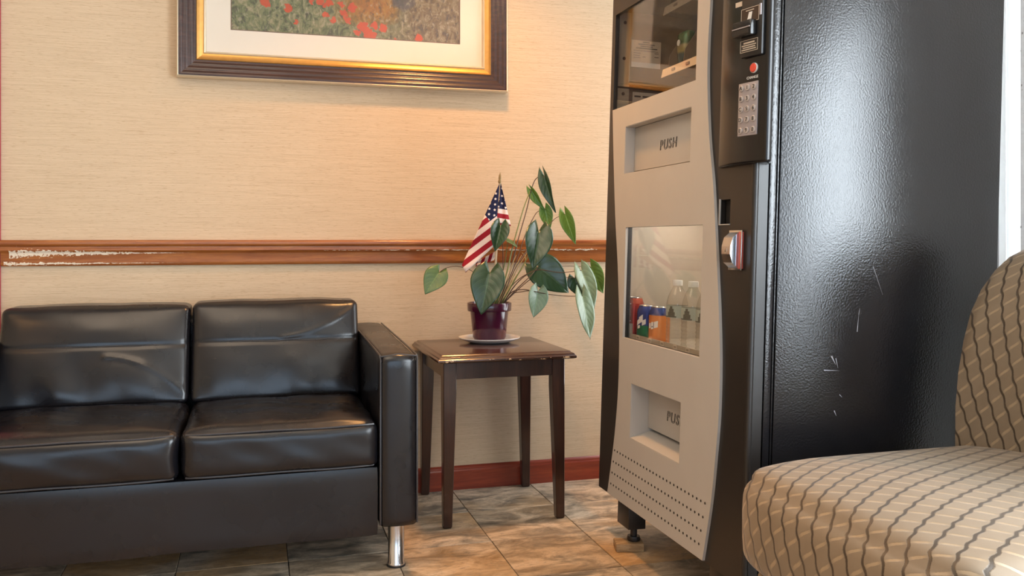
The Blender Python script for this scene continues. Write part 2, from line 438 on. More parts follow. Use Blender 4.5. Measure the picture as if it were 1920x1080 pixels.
M = {}
M['wallpaper'] = m_wallpaper()
M['rail'] = m_rail()
M['baseboard'] = m_wood('baseboard_red_wood', (0.17, 0.022, 0.010), (0.24, 0.034, 0.013), (0.31, 0.055, 0.02), 'X', 0.3, 1.0, 0.3).m
M['tile'] = m_tile()
M['grout'] = plain('grout', (0.07, 0.06, 0.05), 0.9, var=0.2)
M['ceiling'] = plain('ceiling_paint', (0.72, 0.66, 0.58), 0.9, var=0.03)
M['paint'] = plain('tan_wall_paint', (0.58, 0.45, 0.30), 0.8, var=0.05)
M['red_paint'] = plain('red_casing_paint', (0.36, 0.035, 0.055), 0.45, var=0.1)
M['white_paint'] = plain('white_trim_paint', (0.86, 0.86, 0.85), 0.5, var=0.02)
def m_pitted():
    t = NT('white_pitted_panel'); vv = t.coord('Object', (1, 1, 0.6))
    vo = t.n('ShaderNodeTexVoronoi', i_Scale=58.0); t.set(vo.inputs['Vector'], vv)
    k = t.ramp(vo.outputs['Distance'], [(0.10, (1, 1, 1)), (0.17, (0, 0, 0))])
    lines = t.noise(t.coord('Object', (30, 30, 220)), 2, 3)
    c = t.mix(k, t.mix(lines, (0.74, 0.74, 0.74), (0.92, 0.92, 0.91)), (0.16, 0.14, 0.13))
    t.p(Base_Color=c, Roughness=0.8); t.bump(k, -0.5, 0.002)
    tl = t.n('ShaderNodeBsdfTranslucent', i_Color=c); mx = t.n('ShaderNodeMixShader', i_0=0.11)
    t.set(mx.inputs[1], t.b); t.set(mx.inputs[2], tl); t.t.links.new(mx.outputs[0], t.out.inputs[0]); return t.m
M['pitted'] = m_pitted()
def m_slat():
    t = NT('white_plain_slat'); t.p(Base_Color=(0.9, 0.9, 0.9), Roughness=0.7)
    tl = t.n('ShaderNodeBsdfTranslucent', i_Color=(0.95, 0.95, 0.95)); mx = t.n('ShaderNodeMixShader', i_0=0.3)
    t.set(mx.inputs[1], t.b); t.set(mx.inputs[2], tl); t.t.links.new(mx.outputs[0], t.out.inputs[0]); return t.m
M['plain_slat'] = m_slat()
M['leather'] = m_leather()
M['leather_seam'] = plain('leather_piping', (0.035, 0.030, 0.030), 0.32, var=0.2, scale=200)
M['chrome'] = plain('brushed_chrome', (0.62, 0.62, 0.64), 0.16, 1.0)
M['black_plastic'] = plain('black_plastic', (0.012, 0.011, 0.012), 0.4)
M['dark_wood'] = m_wood('dark_stained_wood', (0.018, 0.0062, 0.0042), (0.036, 0.0115, 0.0070), (0.060, 0.020, 0.011), 'Z', 0.3, 1.0, 0.4).m
def m_tabletop():
    t = m_wood('tabletop_stained_wood', (0.028, 0.0105, 0.006), (0.054, 0.020, 0.011), (0.085, 0.035, 0.018), 'X', 0.26, 1.0, 0.5)
    base = t.b.inputs['Base Color'].links[0].from_socket
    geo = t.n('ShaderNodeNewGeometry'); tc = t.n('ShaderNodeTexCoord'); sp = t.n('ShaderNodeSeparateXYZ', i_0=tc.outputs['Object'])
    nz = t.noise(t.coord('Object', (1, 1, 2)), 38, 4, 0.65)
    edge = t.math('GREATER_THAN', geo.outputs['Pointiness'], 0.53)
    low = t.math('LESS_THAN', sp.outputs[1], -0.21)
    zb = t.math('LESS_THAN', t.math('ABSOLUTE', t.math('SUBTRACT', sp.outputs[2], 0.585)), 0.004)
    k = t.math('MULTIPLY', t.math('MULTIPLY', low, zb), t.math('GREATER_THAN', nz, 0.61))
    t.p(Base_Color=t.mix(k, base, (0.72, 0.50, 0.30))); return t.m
M['tabletop'] = m_tabletop()
M['steel'] = m_machine_side()
M['door_black'] = plain('door_satin_black', (0.020, 0.0165, 0.0145), 0.36, 0.0, 0.5, var=0.1, scale=60, bump=0.05)
M['panel_grey'] = plain('panel_warm_grey', (0.47, 0.45, 0.425), 0.45, 0.0, 0.4, var=0.05, scale=8, bump=0.02)
M['module'] = plain('module_gloss_black', (0.010, 0.0095, 0.010), 0.22, 0.0, 0.5)
M['key_plate'] = plain('keypad_grey', (0.36, 0.32, 0.33), 0.4)
M['key'] = plain('key_pale', (0.50, 0.46, 0.45), 0.3, 0.3)
M['ink'] = plain('black_ink', (0.015, 0.013, 0.012), 0.6)
M['red_button'] = plain('red_button', (0.72, 0.075, 0.045), 0.3, coat=0.3)
M['white_plastic'] = plain('white_plastic', (0.80, 0.79, 0.77), 0.35, coat=0.2)
M['interior_tan'] = plain('compartment_beige', (0.52, 0.45, 0.37), 0.6, var=0.06)
M['interior_dark'] = plain('compartment_brown', (0.13, 0.10, 0.078), 0.6, var=0.15)
M['post_tan'] = plain('post_tan', (0.40, 0.34, 0.26), 0.5, var=0.08)
M['paper'] = plain('paper', (0.62, 0.53, 0.43), 0.8, var=0.06)
M['card_print'] = plain('grey_print', (0.30, 0.25, 0.21), 0.8)
M['divider'] = plain('divider_brown', (0.20, 0.155, 0.115), 0.55, var=0.1)
M['glass'] = m_glass('clear_glass', (0.96, 0.96, 0.95), 0.05)
M['pic_glass'] = m_glass('picture_glass', (0.98, 0.98, 0.97), 0.03)
M['red_can'] = plain('red_can_paint', (0.46, 0.045, 0.025), 0.25, 0.45, var=0.1)
M['blue_can'] = plain('blue_can_paint', (0.035, 0.06, 0.24), 0.25, 0.5)
M['green_can'] = plain('green_can_paint', (0.015, 0.19, 0.085), 0.25, 0.5)
M['orange_can'] = plain('orange_can_paint', (0.72, 0.20, 0.015), 0.25, 0.35)
M['alu'] = plain('aluminium', (0.70, 0.70, 0.70), 0.25, 1.0)
M['pet'] = m_glass('clear_bottle_plastic', (0.93, 0.93, 0.91), 0.09)
M['label_teal'] = plain('bottle_label_teal', (0.33, 0.40, 0.36), 0.4)
M['label_dark'] = plain('bottle_label_dark_green', (0.012, 0.03, 0.024), 0.5)
M['tree'] = M['label_dark']
M['fabric'] = m_fabric()
M['piping'] = plain('tan_piping', (0.40, 0.30, 0.20), 0.6, var=0.15, scale=90)
M['pot'] = plain('purple_glazed_plastic', (0.060, 0.006, 0.026), 0.16, 0.0, 0.5, coat=0.4)
M['saucer'] = plain('white_saucer', (0.80, 0.77, 0.74), 0.25, coat=0.3)
M['soil'] = plain('potting_soil', (0.025, 0.016, 0.010), 0.95, var=0.5, scale=200, bump=0.8)
M['leaf_dark'] = m_leaf('leaf_deep_green', (0.012, 0.042, 0.018), (0.022, 0.070, 0.026))
M['leaf_young'] = m_leaf('leaf_young_green', (0.085, 0.20, 0.030), (0.135, 0.28, 0.045), 0.4)
M['leaf_sage'] = m_leaf('leaf_sage_green', (0.13, 0.22, 0.13), (0.22, 0.31, 0.20), 0.38)
M['stem'] = plain('plant_stem', (0.16, 0.20, 0.055), 0.5, var=0.3, scale=40)
M['stem_brown'] = plain('plant_stem_brown', (0.085, 0.045, 0.025), 0.5, var=0.3, scale=40)
M['dry_stem'] = plain('dry_stem', (0.46, 0.36, 0.17), 0.7, var=0.2, scale=40)
M['flag'] = m_flag()
M['pole'] = plain('pale_wood_pole', (0.62, 0.50, 0.33), 0.5, var=0.1)
M['gilt'] = plain('gilt_tip', (0.30, 0.20, 0.09), 0.3, 0.7)
M['frame_brown'] = m_wood('frame_mahogany', (0.022, 0.008, 0.006), (0.040, 0.014, 0.010), (0.070, 0.026, 0.018), 'X', 0.30, 2.0, 0.35).m
M['frame_gold'] = plain('frame_gold', (0.62, 0.33, 0.09), 0.34, 0.7, var=0.18, scale=45)
M['frame_bead'] = plain('frame_champagne', (0.72, 0.62, 0.46), 0.3, 0.6, var=0.1)
M['mat_board'] = plain('cream_mat_board', (0.80, 0.72, 0.64), 0.8, var=0.02)
M['shim'] = m_wood('shim_pine', (0.22, 0.13, 0.06), (0.34, 0.22, 0.11), (0.45, 0.32, 0.18), 'X', 0.7, 2.0, 0.0).m
M['lamp_glow'] = m_emit('lamp_diffuser', (1.0, 0.78, 0.50), 9.0)
M['added_panel_glow'] = m_emit('added_panel_diffuser', (1.0, 0.80, 0.60), 3.6)  # glow of the added ceiling panel
M['added_tube_glow'] = m_emit('added_tube_emission', (1.0, 0.95, 0.88), 38.0)  # glow of the tube added inside the drink compartment

# ------------------------------------------------------------------ room
WY, WX, LX, FY, CZ = 3.456, 2.0, -2.6, -3.0, 2.62
floor = struct(MB().box(LX - .1, WX + .1, FY - .1, WY + .1, -0.08, -0.0035).build('floor', M['grout']))
TS, JX, JY = 0.3277, 0.7515, 2.497
tm = MB().box(-TS / 2 + .0013, TS / 2 - .0013, -TS / 2 + .0013, TS / 2 - .0013, -0.012, 0.0).build('tile', M['tile'], bevel=0.0012, seg=1)
tile_me = tm.data; bpy.data.objects.remove(tm)
i0 = math.floor((LX - JX) / TS); i1 = math.ceil((WX - JX) / TS); j0 = math.floor((FY - JY) / TS); j1 = math.ceil((WY - JY) / TS)
for i in range(i0, i1):
    for j in range(j0, j1):
        xa, xb = max(LX, JX + i * TS), min(WX, JX + (i + 1) * TS); ya, yb = max(FY, JY + j * TS), min(WY, JY + (j + 1) * TS)
        if xb - xa < .01 or yb - ya < .01: continue
        o = bpy.data.objects.new('tile', tile_me); COL.objects.link(o); o.parent = floor
        o.location = ((xa + xb) / 2, (ya + yb) / 2, random.uniform(-.0006, 0)); o.scale = ((xb - xa) / TS, (yb - ya) / TS, 1)
struct(MB().box(LX - .1, WX + .1, WY, WY + .1, -0.05, CZ).build('wall_back', M['wallpaper']))
struct(MB().box(LX - .1, LX, FY, WY, -0.05, CZ).build('wall_left', M['paint']))
struct(MB().box(LX - .1, WX + .1, FY - .1, WY + .1, CZ, CZ + .1).build('ceiling', M['ceiling']))
# right wall with the window near the camera
wr = MB()
wr.box(WX, WX + .1, 1.988, 2.02, -.05, CZ); wr.box(WX, WX + .1, 3.32, WY, -.05, CZ)
wr.box(WX, WX + .1, 2.02, 3.32, -.05, .30); wr.box(WX, WX + .1, 2.02, 3.32, 2.2, CZ); wr.box(WX, WX + .1, FY, -.9, -.05, CZ)
wr.box(WX, WX + .1, -.9, 1.988, -.05, .18); wr.box(WX, WX + .1, -.9, 1.988, 2.2, CZ)
struct(wr.build('wall_right', M['white_paint']))
def window(name, axis, a0, a1, z0, z1, pos, n):
    fr = MB(); w = .05
    def bx(p0, p1, q0, q1, d=.03):
        if axis == 'X': fr.box(pos - d, pos + d, p0, p1, q0, q1)
        else: fr.box(p0, p1, pos - d, pos + d, q0, q1)
    bx(a0, a1, z0, z0 + w); bx(a0, a1, z1 - w, z1); bx(a0, a0 + w, z0, z1); bx(a1 - w * .5, a1, z0, z1)
    for k in range(1, n):
        c = a0 + (a1 - a0) * k / n; bx(c - .02, c + .02, z0, z1, .022)
    o = struct(fr.build(name, M['white_paint'], bevel=.003))
    for k in range(n):
        c0 = a0 + (a1 - a0) * k / n + .02; c1 = a0 + (a1 - a0) * (k + 1) / n - .02
        g = MB()
        if axis == 'X': g.box(pos - .003, pos + .003, c0, c1, z0 + w, z1 - w)
        else: g.box(c0, c1, pos - .003, pos + .003, z0 + w, z1 - w)
        g.build('pane', M['glass'], o)
    return o
window('window_1', 'X', -.9, 1.988, .18, 2.2, WX + .075, 3)
window('window_3', 'X', 2.02, 3.32, .30, 2.2, WX + .075, 2)
vb = thing('vertical_blind', 'white perforated vertical blind hanging in the bright window behind the machine', 'blind', (WX + .03, 1.58, 2.2))
MB().box(WX + .005, WX + .045, 1.20, 1.987, 2.165, 2.199).build('head_rail', M['white_paint'], vb, bevel=.003)
for k in range(9):
    yc = 1.241 + k * .082
    MB().box(WX + .0255 - .004 * (k % 2), WX + .0265 - .004 * (k % 2), yc - .0435, yc + .0435, .20, 2.168).build('slat', M['pitted'], vb)
wf = MB()
wf.box(LX, -2.0, FY - .1, FY, -.05, CZ); wf.box(1.6, WX, FY - .1, FY, -.05, CZ)
wf.box(-2.0, 1.6, FY - .1, FY, -.05, .18); wf.box(-2.0, 1.6, FY - .1, FY, 2.22, CZ)
struct(wf.build('wall_front', M['paint']))
window('window_2', 'Y', -2.0, 1.6, .18, 2.22, FY - .05, 4)
MB().box(WX + .0255, WX + .0265, 1.9425, 1.987, .20, 2.168).build('slat', M['plain_slat'], vb)
# red door casing at the left end of the papered wall
struct(MB().box(-.960, -.856, WY - .018, WY, 0, CZ).build('trim_2', M['red_paint'], bevel=.003))
# chair rail
def sweep_x(prof, x0, x1):
    return MB().prism(prof, lambda a, b, d: (d, WY - a, b), x0, x1)
rail_prof = [(0, .908), (.010, .908), (.013, .913), (.014, .922), (.0145, .95), (.017, .957), (.0215, .9605), (.022, .966), (.019, .9715), (.019, .976), (.023, .979), (.0255, .985), (.0255, .993), (.022, .9985), (.016, 1.0), (0, 1.0)]
struct(sweep_x(rail_prof, -.855, WX).build('trim_1', M['rail'], ang=50))
lr = MB().prism(rail_prof, lambda a, b, d: (LX + a, d, b), FY, WY)
struct(lr.build('trim_3', M['rail'], ang=50))
bb_prof = [(0, 0), (.013, 0), (.013, .074), (.010, .080), (.010, .084), (.007, .090), (.003, .094), (0, .094)]
struct(sweep_x(bb_prof, -.855, WX).build('baseboard_back', M['baseboard'], ang=25))

# ceiling downlights (warm) that wash the papered wall
def downlight(x, y, energy, label):
    t = thing('ceiling_downlight', label, 'light', (x, y, CZ), 'warm ceiling downlights')
    MB().lathe([(.062, -.001), (.085, -.001), (.085, -.010), (.080, -.014), (.064, -.010), (.062, -.001)], (x, y, CZ), 32, closed=True).build('trim_ring', M['white_paint'], t)
    MB().lathe([(.0001, -.004), (.061, -.004), (.061, -.001), (.0001, -.001)], (x, y, CZ), 32).build('diffuser', M['lamp_glow'], t)
    d = bpy.data.lights.new('downlight_beam', 'SPOT'); d.energy = energy; d.color = (1.0, 0.47, 0.15); d.spot_size = math.radians(120); d.spot_blend = 0.9; d.shadow_soft_size = 0.10
    o = bpy.data.objects.new('downlight_beam', d); COL.objects.link(o); o.parent = t; o.location = (0, 0, -.02)
downlight(0.78, 2.84, 135, 'round warm ceiling downlight over the end table')
downlight(-1.7, 1.6, 40, 'round warm ceiling downlight over the middle of the room')

def added_panel(x, y, label):  # added panel, out of view: warm sheen on the leather and general fill
    t = thing('added_ceiling_panel', label, 'light', (x, y, CZ))
    m_ = MB()
    for b in ((x - .62, x + .62, y - .62, y - .58), (x - .62, x + .62, y + .58, y + .62), (x - .62, x - .58, y - .58, y + .58), (x + .58, x + .62, y - .58, y + .58)): m_.box(*b, CZ - .018, CZ - .001)
    m_.build('trim_frame', M['white_paint'], t)
    MB().box(x - .58, x + .58, y - .58, y + .58, CZ - .010, CZ - .001).build('diffuser', M['added_panel_glow'], t)
added_panel(-.45, 1.80, 'added square ceiling panel, out of view, that gives the sofa its warm sheen')

# ------------------------------------------------------------------ sofa
sofa = thing('leather_loveseat', 'black leather two-seat sofa with chrome feet against the papered wall', 'sofa', (-.21, 3.02, 0))
L = M['leather']
def wr_(p, s=1.0): return noise.noise(Vector(p) * s)
AX0, AX1 = .352, .470          # right arm
def arm(x0, x1):
    def disp(q, p):
        z = p.z; k = (p.y - 2.62) / .79
        up = max(0, q.z)
        fr = max(0, -q.y - .9) * 10
        return (0, -.010 * math.cos(q.x * PI / 2) * fr, up * (.026 * k + .006 * math.cos(q.x * PI / 2) + .002 * wr_(p, 9)))
    me = soft_box(x0, x1, 2.625, 3.425, .140, .652, .016, (8, 34, 24), disp, off=LOC[sofa])
    return link('armrest', me, L, sofa)
ra = arm(AX0, AX1); la = arm(-.905, -.792)
for (ar, x0, x1) in ((ra, AX0, AX1), (la, -.905, -.792)):
    for x in (x0 + .004, x1 - .004):
        MB().tube([(x, 2.627, .15), (x, 2.627, .642), (x, 2.634, .653), (x, 2.72, .657), (x, 3.0, .666), (x, 3.41, .678)], .0032, 6).build('piping', M['leather_seam'], ar)
    MB().tube([(x0 + .004, 2.631, .651), ((x0 + x1) / 2, 2.629, .6575), (x1 - .004, 2.631, .651)], .003, 6).build('piping', M['leather_seam'], ar)
# base rail under the cushions
bd = lambda q, p: (0, (-.006 * math.cos(q.x * PI / 2) if q.y < 0 else 0) + .0015 * wr_(p, 7), .004 * wr_(p, 5) if q.z < 0 else 0)
link('base', soft_box(-.792, .352, 2.632, 3.40, .118, .325, .010, (40, 20, 10), bd, off=LOC[sofa]), L, sofa)
link('back_frame', soft_box(-.792, .352, 3.27, 3.425, .30, .735, .03, (30, 8, 14), None, off=LOC[sofa]), L, sofa)
def seat(x0, x1, sd):
    def disp(q, p):
        e = (1 - q.x ** 4) * (1 - q.y ** 4); o = [0, 0, 0]
        if q.z > 0:
            o[2] += .020 * e * q.z - .012 * math.exp(-((q.x - .15) ** 2 + (q.y - .1) ** 2) * 3) * q.z
            o[2] += .013 * wr_((p.x * 8 + sd, p.y * 3.2, 0)) * e * q.z + .006 * wr_((p.x * 4 + p.y * 16, p.y * 4, sd)) * q.z * e
        if q.y < -.5:
            w = (1 - q.z ** 4) * (1 - q.x ** 6)
            o[1] -= .012 * w + .006 * wr_((p.x * 8 + p.z * 9 + sd, p.z * 14, 0)) * w
        if abs(q.x) > .8: o[0] += .004 * wr_((p.y * 8, p.z * 14, sd + 3))
        return o
    me = soft_box(x0, x1, 2.618, 3.13, .322, .462, .028, (44, 38, 14), disp, off=LOC[sofa])
    c = link('seat_cushion', me, L, sofa)
    for z, y in ((.452, 2.6205), (.331, 2.6225)):
        pts = []
        for k in range(25):
            x = x0 + .014 + (x1 - x0 - .028) * k / 24; q = (k / 12 - 1)
            pts.append((x, y + .010 * q ** 8 - .002, z + (.004 * wr_((x * 6, sd, z)) if z > .4 else .003 * wr_((x * 5, sd, z)))))
        MB().tube(pts, .0034, 6).build('piping', M['leather_seam'], c)
    return c
seat(-.790, -.208, 1.3); seat(-.204, .350, 5.1)
def backc(x0, x1, sd, top):
    zc, hz = (.465 + top) / 2, (top - .465) / 2
    def disp(q, p):
        o = [0, 0, 0]
        rec = (p.z - .465) / (top - .465)
        o[1] += .115 * rec
        if q.y < 0:
            e = (1 - q.x ** 4) * (1 - q.z ** 4)
            seam = math.exp(-((p.z - (.465 + .60 * (top - .465))) / .007) ** 2)
            o[1] -= .024 * e - .0035 * seam
            lowf = max(0, .55 - rec) * 1.8
            fold = noise.noise(Vector((p.x * 11 + p.z * 3 + sd, p.z * 2.2, sd)))
            o[1] -= .022 * fold * lowf * e
            o[1] -= .004 * wr_((p.x * 6, p.z * 12, sd)) * e
            d = (p.x - x0) / (x1 - x0)
            arc = (rec - .50) + (d - .55) ** 2 * 2.1 if d > .55 else 9
            o[1] -= (.0035 if sd < 5 else 0) * math.exp(-(arc / .022) ** 2)
            if sd > 5:
                arc2 = (rec - .62) - (d - .45) ** 2 * 1.1
                o[1] -= (.003 if .5 < d < .97 and rec > .6 else 0) * math.exp(-(arc2 / .02) ** 2)
        if q.z > 0: o[2] += .006 * (1 - q.x ** 4) * q.z + .003 * wr_((p.x * 12, sd, 0)) * q.z
        return o
    me = soft_box(x0, x1, 3.075, 3.225, .462, top, .018, (60, 12, 56), disp, off=LOC[sofa])
    c = link('back_cushion', me, L, sofa)
    zs = .465 + .60 * (top - .465); pts = []
    for k in range(25):
        q = k / 12 - 1; x = (x0 + x1) / 2 + q * (x1 - x0 - .03) / 2
        pts.append((x, 3.075 + .115 * .60 - .024 * (1 - q ** 4) * .98 + .0030 + .010 * q ** 10, zs + .002 * math.sin(k)))
    MB().tube(pts, .0016, 6).build('seam', M['leather_seam'], c)
    return c
backc(-.790, -.2155, 2.2, .776); backc(-.2085, .350, 8.4, .782)
for x in (.414, -.848):
    for y in (2.70, 3.36):
        leg = MB().lathe([(.0255, .0), (.0275, .003), (.0275, .010), (.0245, .014), (.0245, .150)], (x, y, 0), 28).build('leg', M['chrome'], sofa)
        MB().lathe([(.029, .0), (.029, .0045), (.026, .006)], (x, y, 0), 24).build('foot_pad', M['black_plastic'], leg)

# ------------------------------------------------------------------ end table
TX0, TX1, TY0, TY1 = .592, 1.094, 2.935, 3.448
tb = thing('end_table', 'small square dark-stained wooden end table beside the sofa', 'table', ((TX0 + TX1) / 2, (TY0 + TY1) / 2, 0))
ZT = .606
prof = [(0.0, ZT - .024), (0.0, ZT - .017), (.005, ZT - .013), (.007, ZT - .008), (.016, ZT - .004), (.019, ZT), ]
tt = MB(); n = len(prof); vs = []
for (w, z) in [(.010, ZT - .028)] + prof:
    vs += [(TX0 + w, TY0 + w, z), (TX1 - w, TY0 + w, z), (TX1 - w, TY1 - w, z), (TX0 + w, TY1 - w, z)]
fs = [(3, 2, 1, 0)]
for i in range(n):
    for k in range(4): fs.append((i * 4 + k, i * 4 + (k + 1) % 4, i * 4 + 4 + (k + 1) % 4, i * 4 + 4 + k))
fs.append(tuple(n * 4 + k for k in range(4)))
tt.add(vs, fs).build('tabletop', M['tabletop'], tb, ang=60, bevel=.0012)
LW = .046
ly = [(.616, 1), (1.070 - LW, -1)]
for lx in (.622, 1.066 - LW):
    for lyy in (2.985, 3.405 - LW + .03):
        sx = 1 if lx < .8 else -1; sy = 1 if lyy < 3.2 else -1
        xo0, yo0 = lx, lyy; w2 = .031
        # tapered: inner faces slope towards the outer corner at the foot
        fx0 = xo0 if sx > 0 else xo0 + LW - w2; fy0 = yo0 if sy > 0 else yo0 + LW - w2
        mb = MB()
        rings = [(fx0 + .002, fx0 + w2 - .002, fy0 + .002, fy0 + w2 - .002, 0.0), (fx0, fx0 + w2, fy0, fy0 + w2, .006), (xo0, xo0 + LW, yo0, yo0 + LW, .47), (xo0, xo0 + LW, yo0, yo0 + LW, ZT - .027)]
        vs = [(x, y, r[4]) for r in rings for (x, y) in ((r[0], r[2]), (r[1], r[2]), (r[1], r[3]), (r[0], r[3]))]
        fs = [(3, 2, 1, 0), (12, 13, 14, 15)] + [(4 * a + k, 4 * a + (k + 1) % 4, 4 * a + 4 + (k + 1) % 4, 4 * a + 4 + k) for a in range(3) for k in range(4)]
        mb.add(vs, fs)
        mb.build('leg', M['dark_wood'], tb, bevel=.002, seg=1)
ay0, ay1, ax0, ax1 = 2.995, 3.425, .632, 1.056
for nm, b in (('apron', (ax0 + .03, ax1 - .03, ay0, ay0 + .02)), ('apron', (ax0 + .03, ax1 - .03, ay1 - .02, ay1)), ('apron', (ax0, ax0 + .02, ay0 + .03, ay1 - .03)), ('apron', (ax1 - .02, ax1, ay0 + .03, ay1 - .03))):
    MB().box(*b, .515, ZT - .027).build(nm, M['dark_wood'], tb, bevel=.001, seg=1)

# saucer, potted plant, flag
PX, PY = .866, 3.29
MB_s = MB().lathe([(.0001, .0005), (.075, .0005), (.082, .003), (.112, .013), (.119, .018), (.119, .0205), (.115, .0205), (.106, .015), (.080, .008), (.0001, .007)], (PX, PY, ZT), 48)
tag(MB_s.build('saucer', M['saucer']), 'shallow white saucer under the purple flower pot', 'saucer')
ZP = ZT + .008
plant = thing('potted_plant', 'heart-leaved houseplant in a purple pot on the end table', 'plant', (PX, PY, ZP))
pot_prof = [(.0001, .0), (.057, .0), (.060, .003), (.060, .006), (.064, .012), (.074, .112), (.0835, .113), (.085, .116), (.086, .142), (.084, .145), (.080, .145), (.078, .140), (.076, .118), (.0001, .116)]
MB().lathe(pot_prof, (PX, PY, ZP), 56).build('pot', M['pot'], plant, ang=50)
sm = MB().lathe([(.077, .118), (.060, .126), (.030, .130), (.0001, .131)], (PX, PY, ZP), 32).build('soil', M['soil'], plant)
SOIL = Vector((PX, PY, ZP + .128))

WP = [(0, .50), (.06, .74), (.14, .92), (.25, 1.0), (.38, .97), (.52, .83), (.66, .62), (.8, .38), (.9, .20), (.96, .085), (1, .006)]
def wprof(t):
    for (a, b), (c, d) in zip(WP, WP[1:]):
        if t <= c: return b + (d - b) * (t - a) / (c - a)
    return 0.006
def leaf(base, tip, w, nrm, mat, fold=.35, curl=.15, twist=0.0):
    base, tip = Vector(base), Vector(tip); e1 = tip - base; Ln = e1.length; e1.normalize()
    nv = Vector(nrm); e3 = (nv - e1 * nv.dot(e1)).normalized(); e2 = e3.cross(e1)
    if twist:
        R = Matrix.Rotation(twist, 3, e1); e3 = R @ e3; e2 = R @ e2
    nt_, ns = 14, 12; vs = []; fs = []; uvs = []
    for i in range(nt_ + 1):
        t = i / nt_
        for j in range(ns + 1):
            s = 2 * j / ns - 1; hw = wprof(t) * w / 2
            back = .30 * (1 - (1 - abs(s)) ** 2) * (1 - t) ** 2.2
            lobe = 1 - .42 * (abs(s) ** 3) * (1 - t) ** 6
            a = (t - back) * Ln; b = s * hw * lobe
            cz = fold * abs(b) - curl * Ln * (t - .35) ** 2 * 1.6 + .02 * Ln * math.sin(t * 9 + s * 2) * abs(s) - .25 * fold * abs(b) * abs(s)
            vs.append(base + e1 * a + e2 * b * math.cos(fold * .6) + e3 * cz); uvs.append((s, t))
    for i in range(nt_):
        for j in range(ns):
            a = i * (ns + 1) + j; fs.append((a, a + 1, a + ns + 2, a + ns + 1))
    off = LOC[plant]; me = bpy.data.meshes.new('leaf'); me.from_pydata([tuple(p - off) for p in vs], [], fs)
    uv = me.uv_layers.new(name='UVMap')
    for l in me.loops: uv.data[l.index].uv = uvs[l.vertex_index]
    for f in me.polygons: f.use_smooth = True
    o = link('leaf', me, mat, plant)
    md = o.modifiers.new('thickness', 'SOLIDIFY'); md.thickness = .0009; md.offset = 0
    return o
TOC = Vector((-.28, -.95, .15))      # roughly towards the room
LEAVES = [  # base px, tip px, depth base, depth tip, width m, normal, material, fold, curl
    ((918, 512), (902, 589), 3.185, 3.150, .138, (-.25, -.95, .35), 'leaf_dark', .28, .10),
    ((823, 511), (797, 551), 3.270, 3.245, .096, (-.2, -.95, .25), 'leaf_mid', .18, .06),
    ((938, 424), (928, 471), 3.210, 3.190, .088, (-.15, -.98, .10), 'leaf_dark', .85, .05),
    ((952, 452), (972, 463), 3.300, 3.300, .050, (0, -.4, .9), 'leaf_mid', .2, .1),
    ((1010, 434), (1000, 504), 3.190, 3.150, .125, (-.08, -1.0, .12), 'leaf_dark', .60, .10),
    ((1008, 499), (1068, 548), 3.300, 3.260, .150, (-.15, -.85, .25), 'leaf_dark', .25, .12),
    ((1009, 546), (1001, 595), 3.230, 3.200, .092, (.05, -1.0, .12), 'leaf_sage', .42, .08),
    ((1091, 508), (1117, 577), 3.240, 3.200, .090, (.15, -.97, .12), 'leaf_sage', .30, .10),
    ((1092, 556), (1108, 636), 3.200, 3.170, .090, (.28, -.95, .10), 'leaf_sage', .22, .04),
    ((1108, 501), (1131, 550), 3.330, 3.310, .082, (-.35, -.85, .05), 'leaf_young', .3, .10),
    ((1078, 522), (1094, 560), 3.300, 3.290, .080, (-.35, -.85, .0), 'leaf_dark', .3, .06),
    ((1021, 331), (1041, 399), 3.330, 3.300, .062, (-.75, -.62, .1), 'leaf_dark', .9, .04),
    ((997, 357), (1021, 394), 3.350, 3.340, .046, (-.70, -.60, .1), 'leaf_young', .9, .02),
    ((1022, 392), (1031, 431), 3.350, 3.340, .060, (-.35, -.85, .1), 'leaf_young', .5, .04),
    ((1060, 403), (1079, 458), 3.310, 3.290, .066, (-.45, -.80, .1), 'leaf_young', .75, .06),
]
M['leaf_mid'] = m_leaf('leaf_mid_green', (0.045, 0.11, 0.030), (0.075, 0.155, 0.042), 0.38)
for (b, t_, yb, yt, w, nr, mt, fo, cu) in LEAVES:
    leaf(at(*b, yb), at(*t_, yt), w, nr, M[mt], fo, cu)
def smooth_pts(P, k=6):
    P = [Vector(p) for p in P]; out = []
    for i in range(len(P) - 1):
        a = P[max(0, i - 1)]; b = P[i]; c = P[i + 1]; d = P[min(len(P) - 1, i + 2)]
        for j in range(k):
            t = j / k
            out.append(0.5 * ((2 * b) + (c - a) * t + (2 * a - 5 * b + 4 * c - d) * t * t + (3 * b - a - 3 * c + d) * t ** 3))
    out.append(P[-1]); return out
def stem(pts, r, mat, y0=3.28, base=True, jitter=(0, 0)):
    P = [SOIL + Vector((jitter[0], jitter[1], -.01))] if base else []
    P += [at(px, py, y) for (px, py, y) in pts]
    S = smooth_pts(P); n_ = len(S)
    MB().tube(S, [r * (1 - .45 * i / n_) for i in range(n_)], 7).build('stem', M[mat], plant)
stem([(948, 520, 3.28), (962, 460, 3.30), (982, 390, 3.33), (995, 357, 3.35)], .0034, 'stem', jitter=(.02, 0))
stem([(953, 520, 3.29), (970, 455, 3.31), (987, 395, 3.34), (996, 357, 3.35), (1003, 338, 3.345), (1012, 331, 3.335), (1021, 332, 3.33)], .0026, 'stem_brown', jitter=(.028, .01))
stem([(962, 505, 3.3), (985, 440, 3.32), (1002, 405, 3.34), (1010, 396, 3.35), (1022, 392, 3.35)], .0022, 'stem_brown', jitter=(.03, .02))
stem([(968, 500, 3.25), (1000, 455, 3.28), (1025, 427, 3.30), (1042, 409, 3.31), (1060, 402, 3.31)], .0020, 'stem_brown', jitter=(.03, -.01))
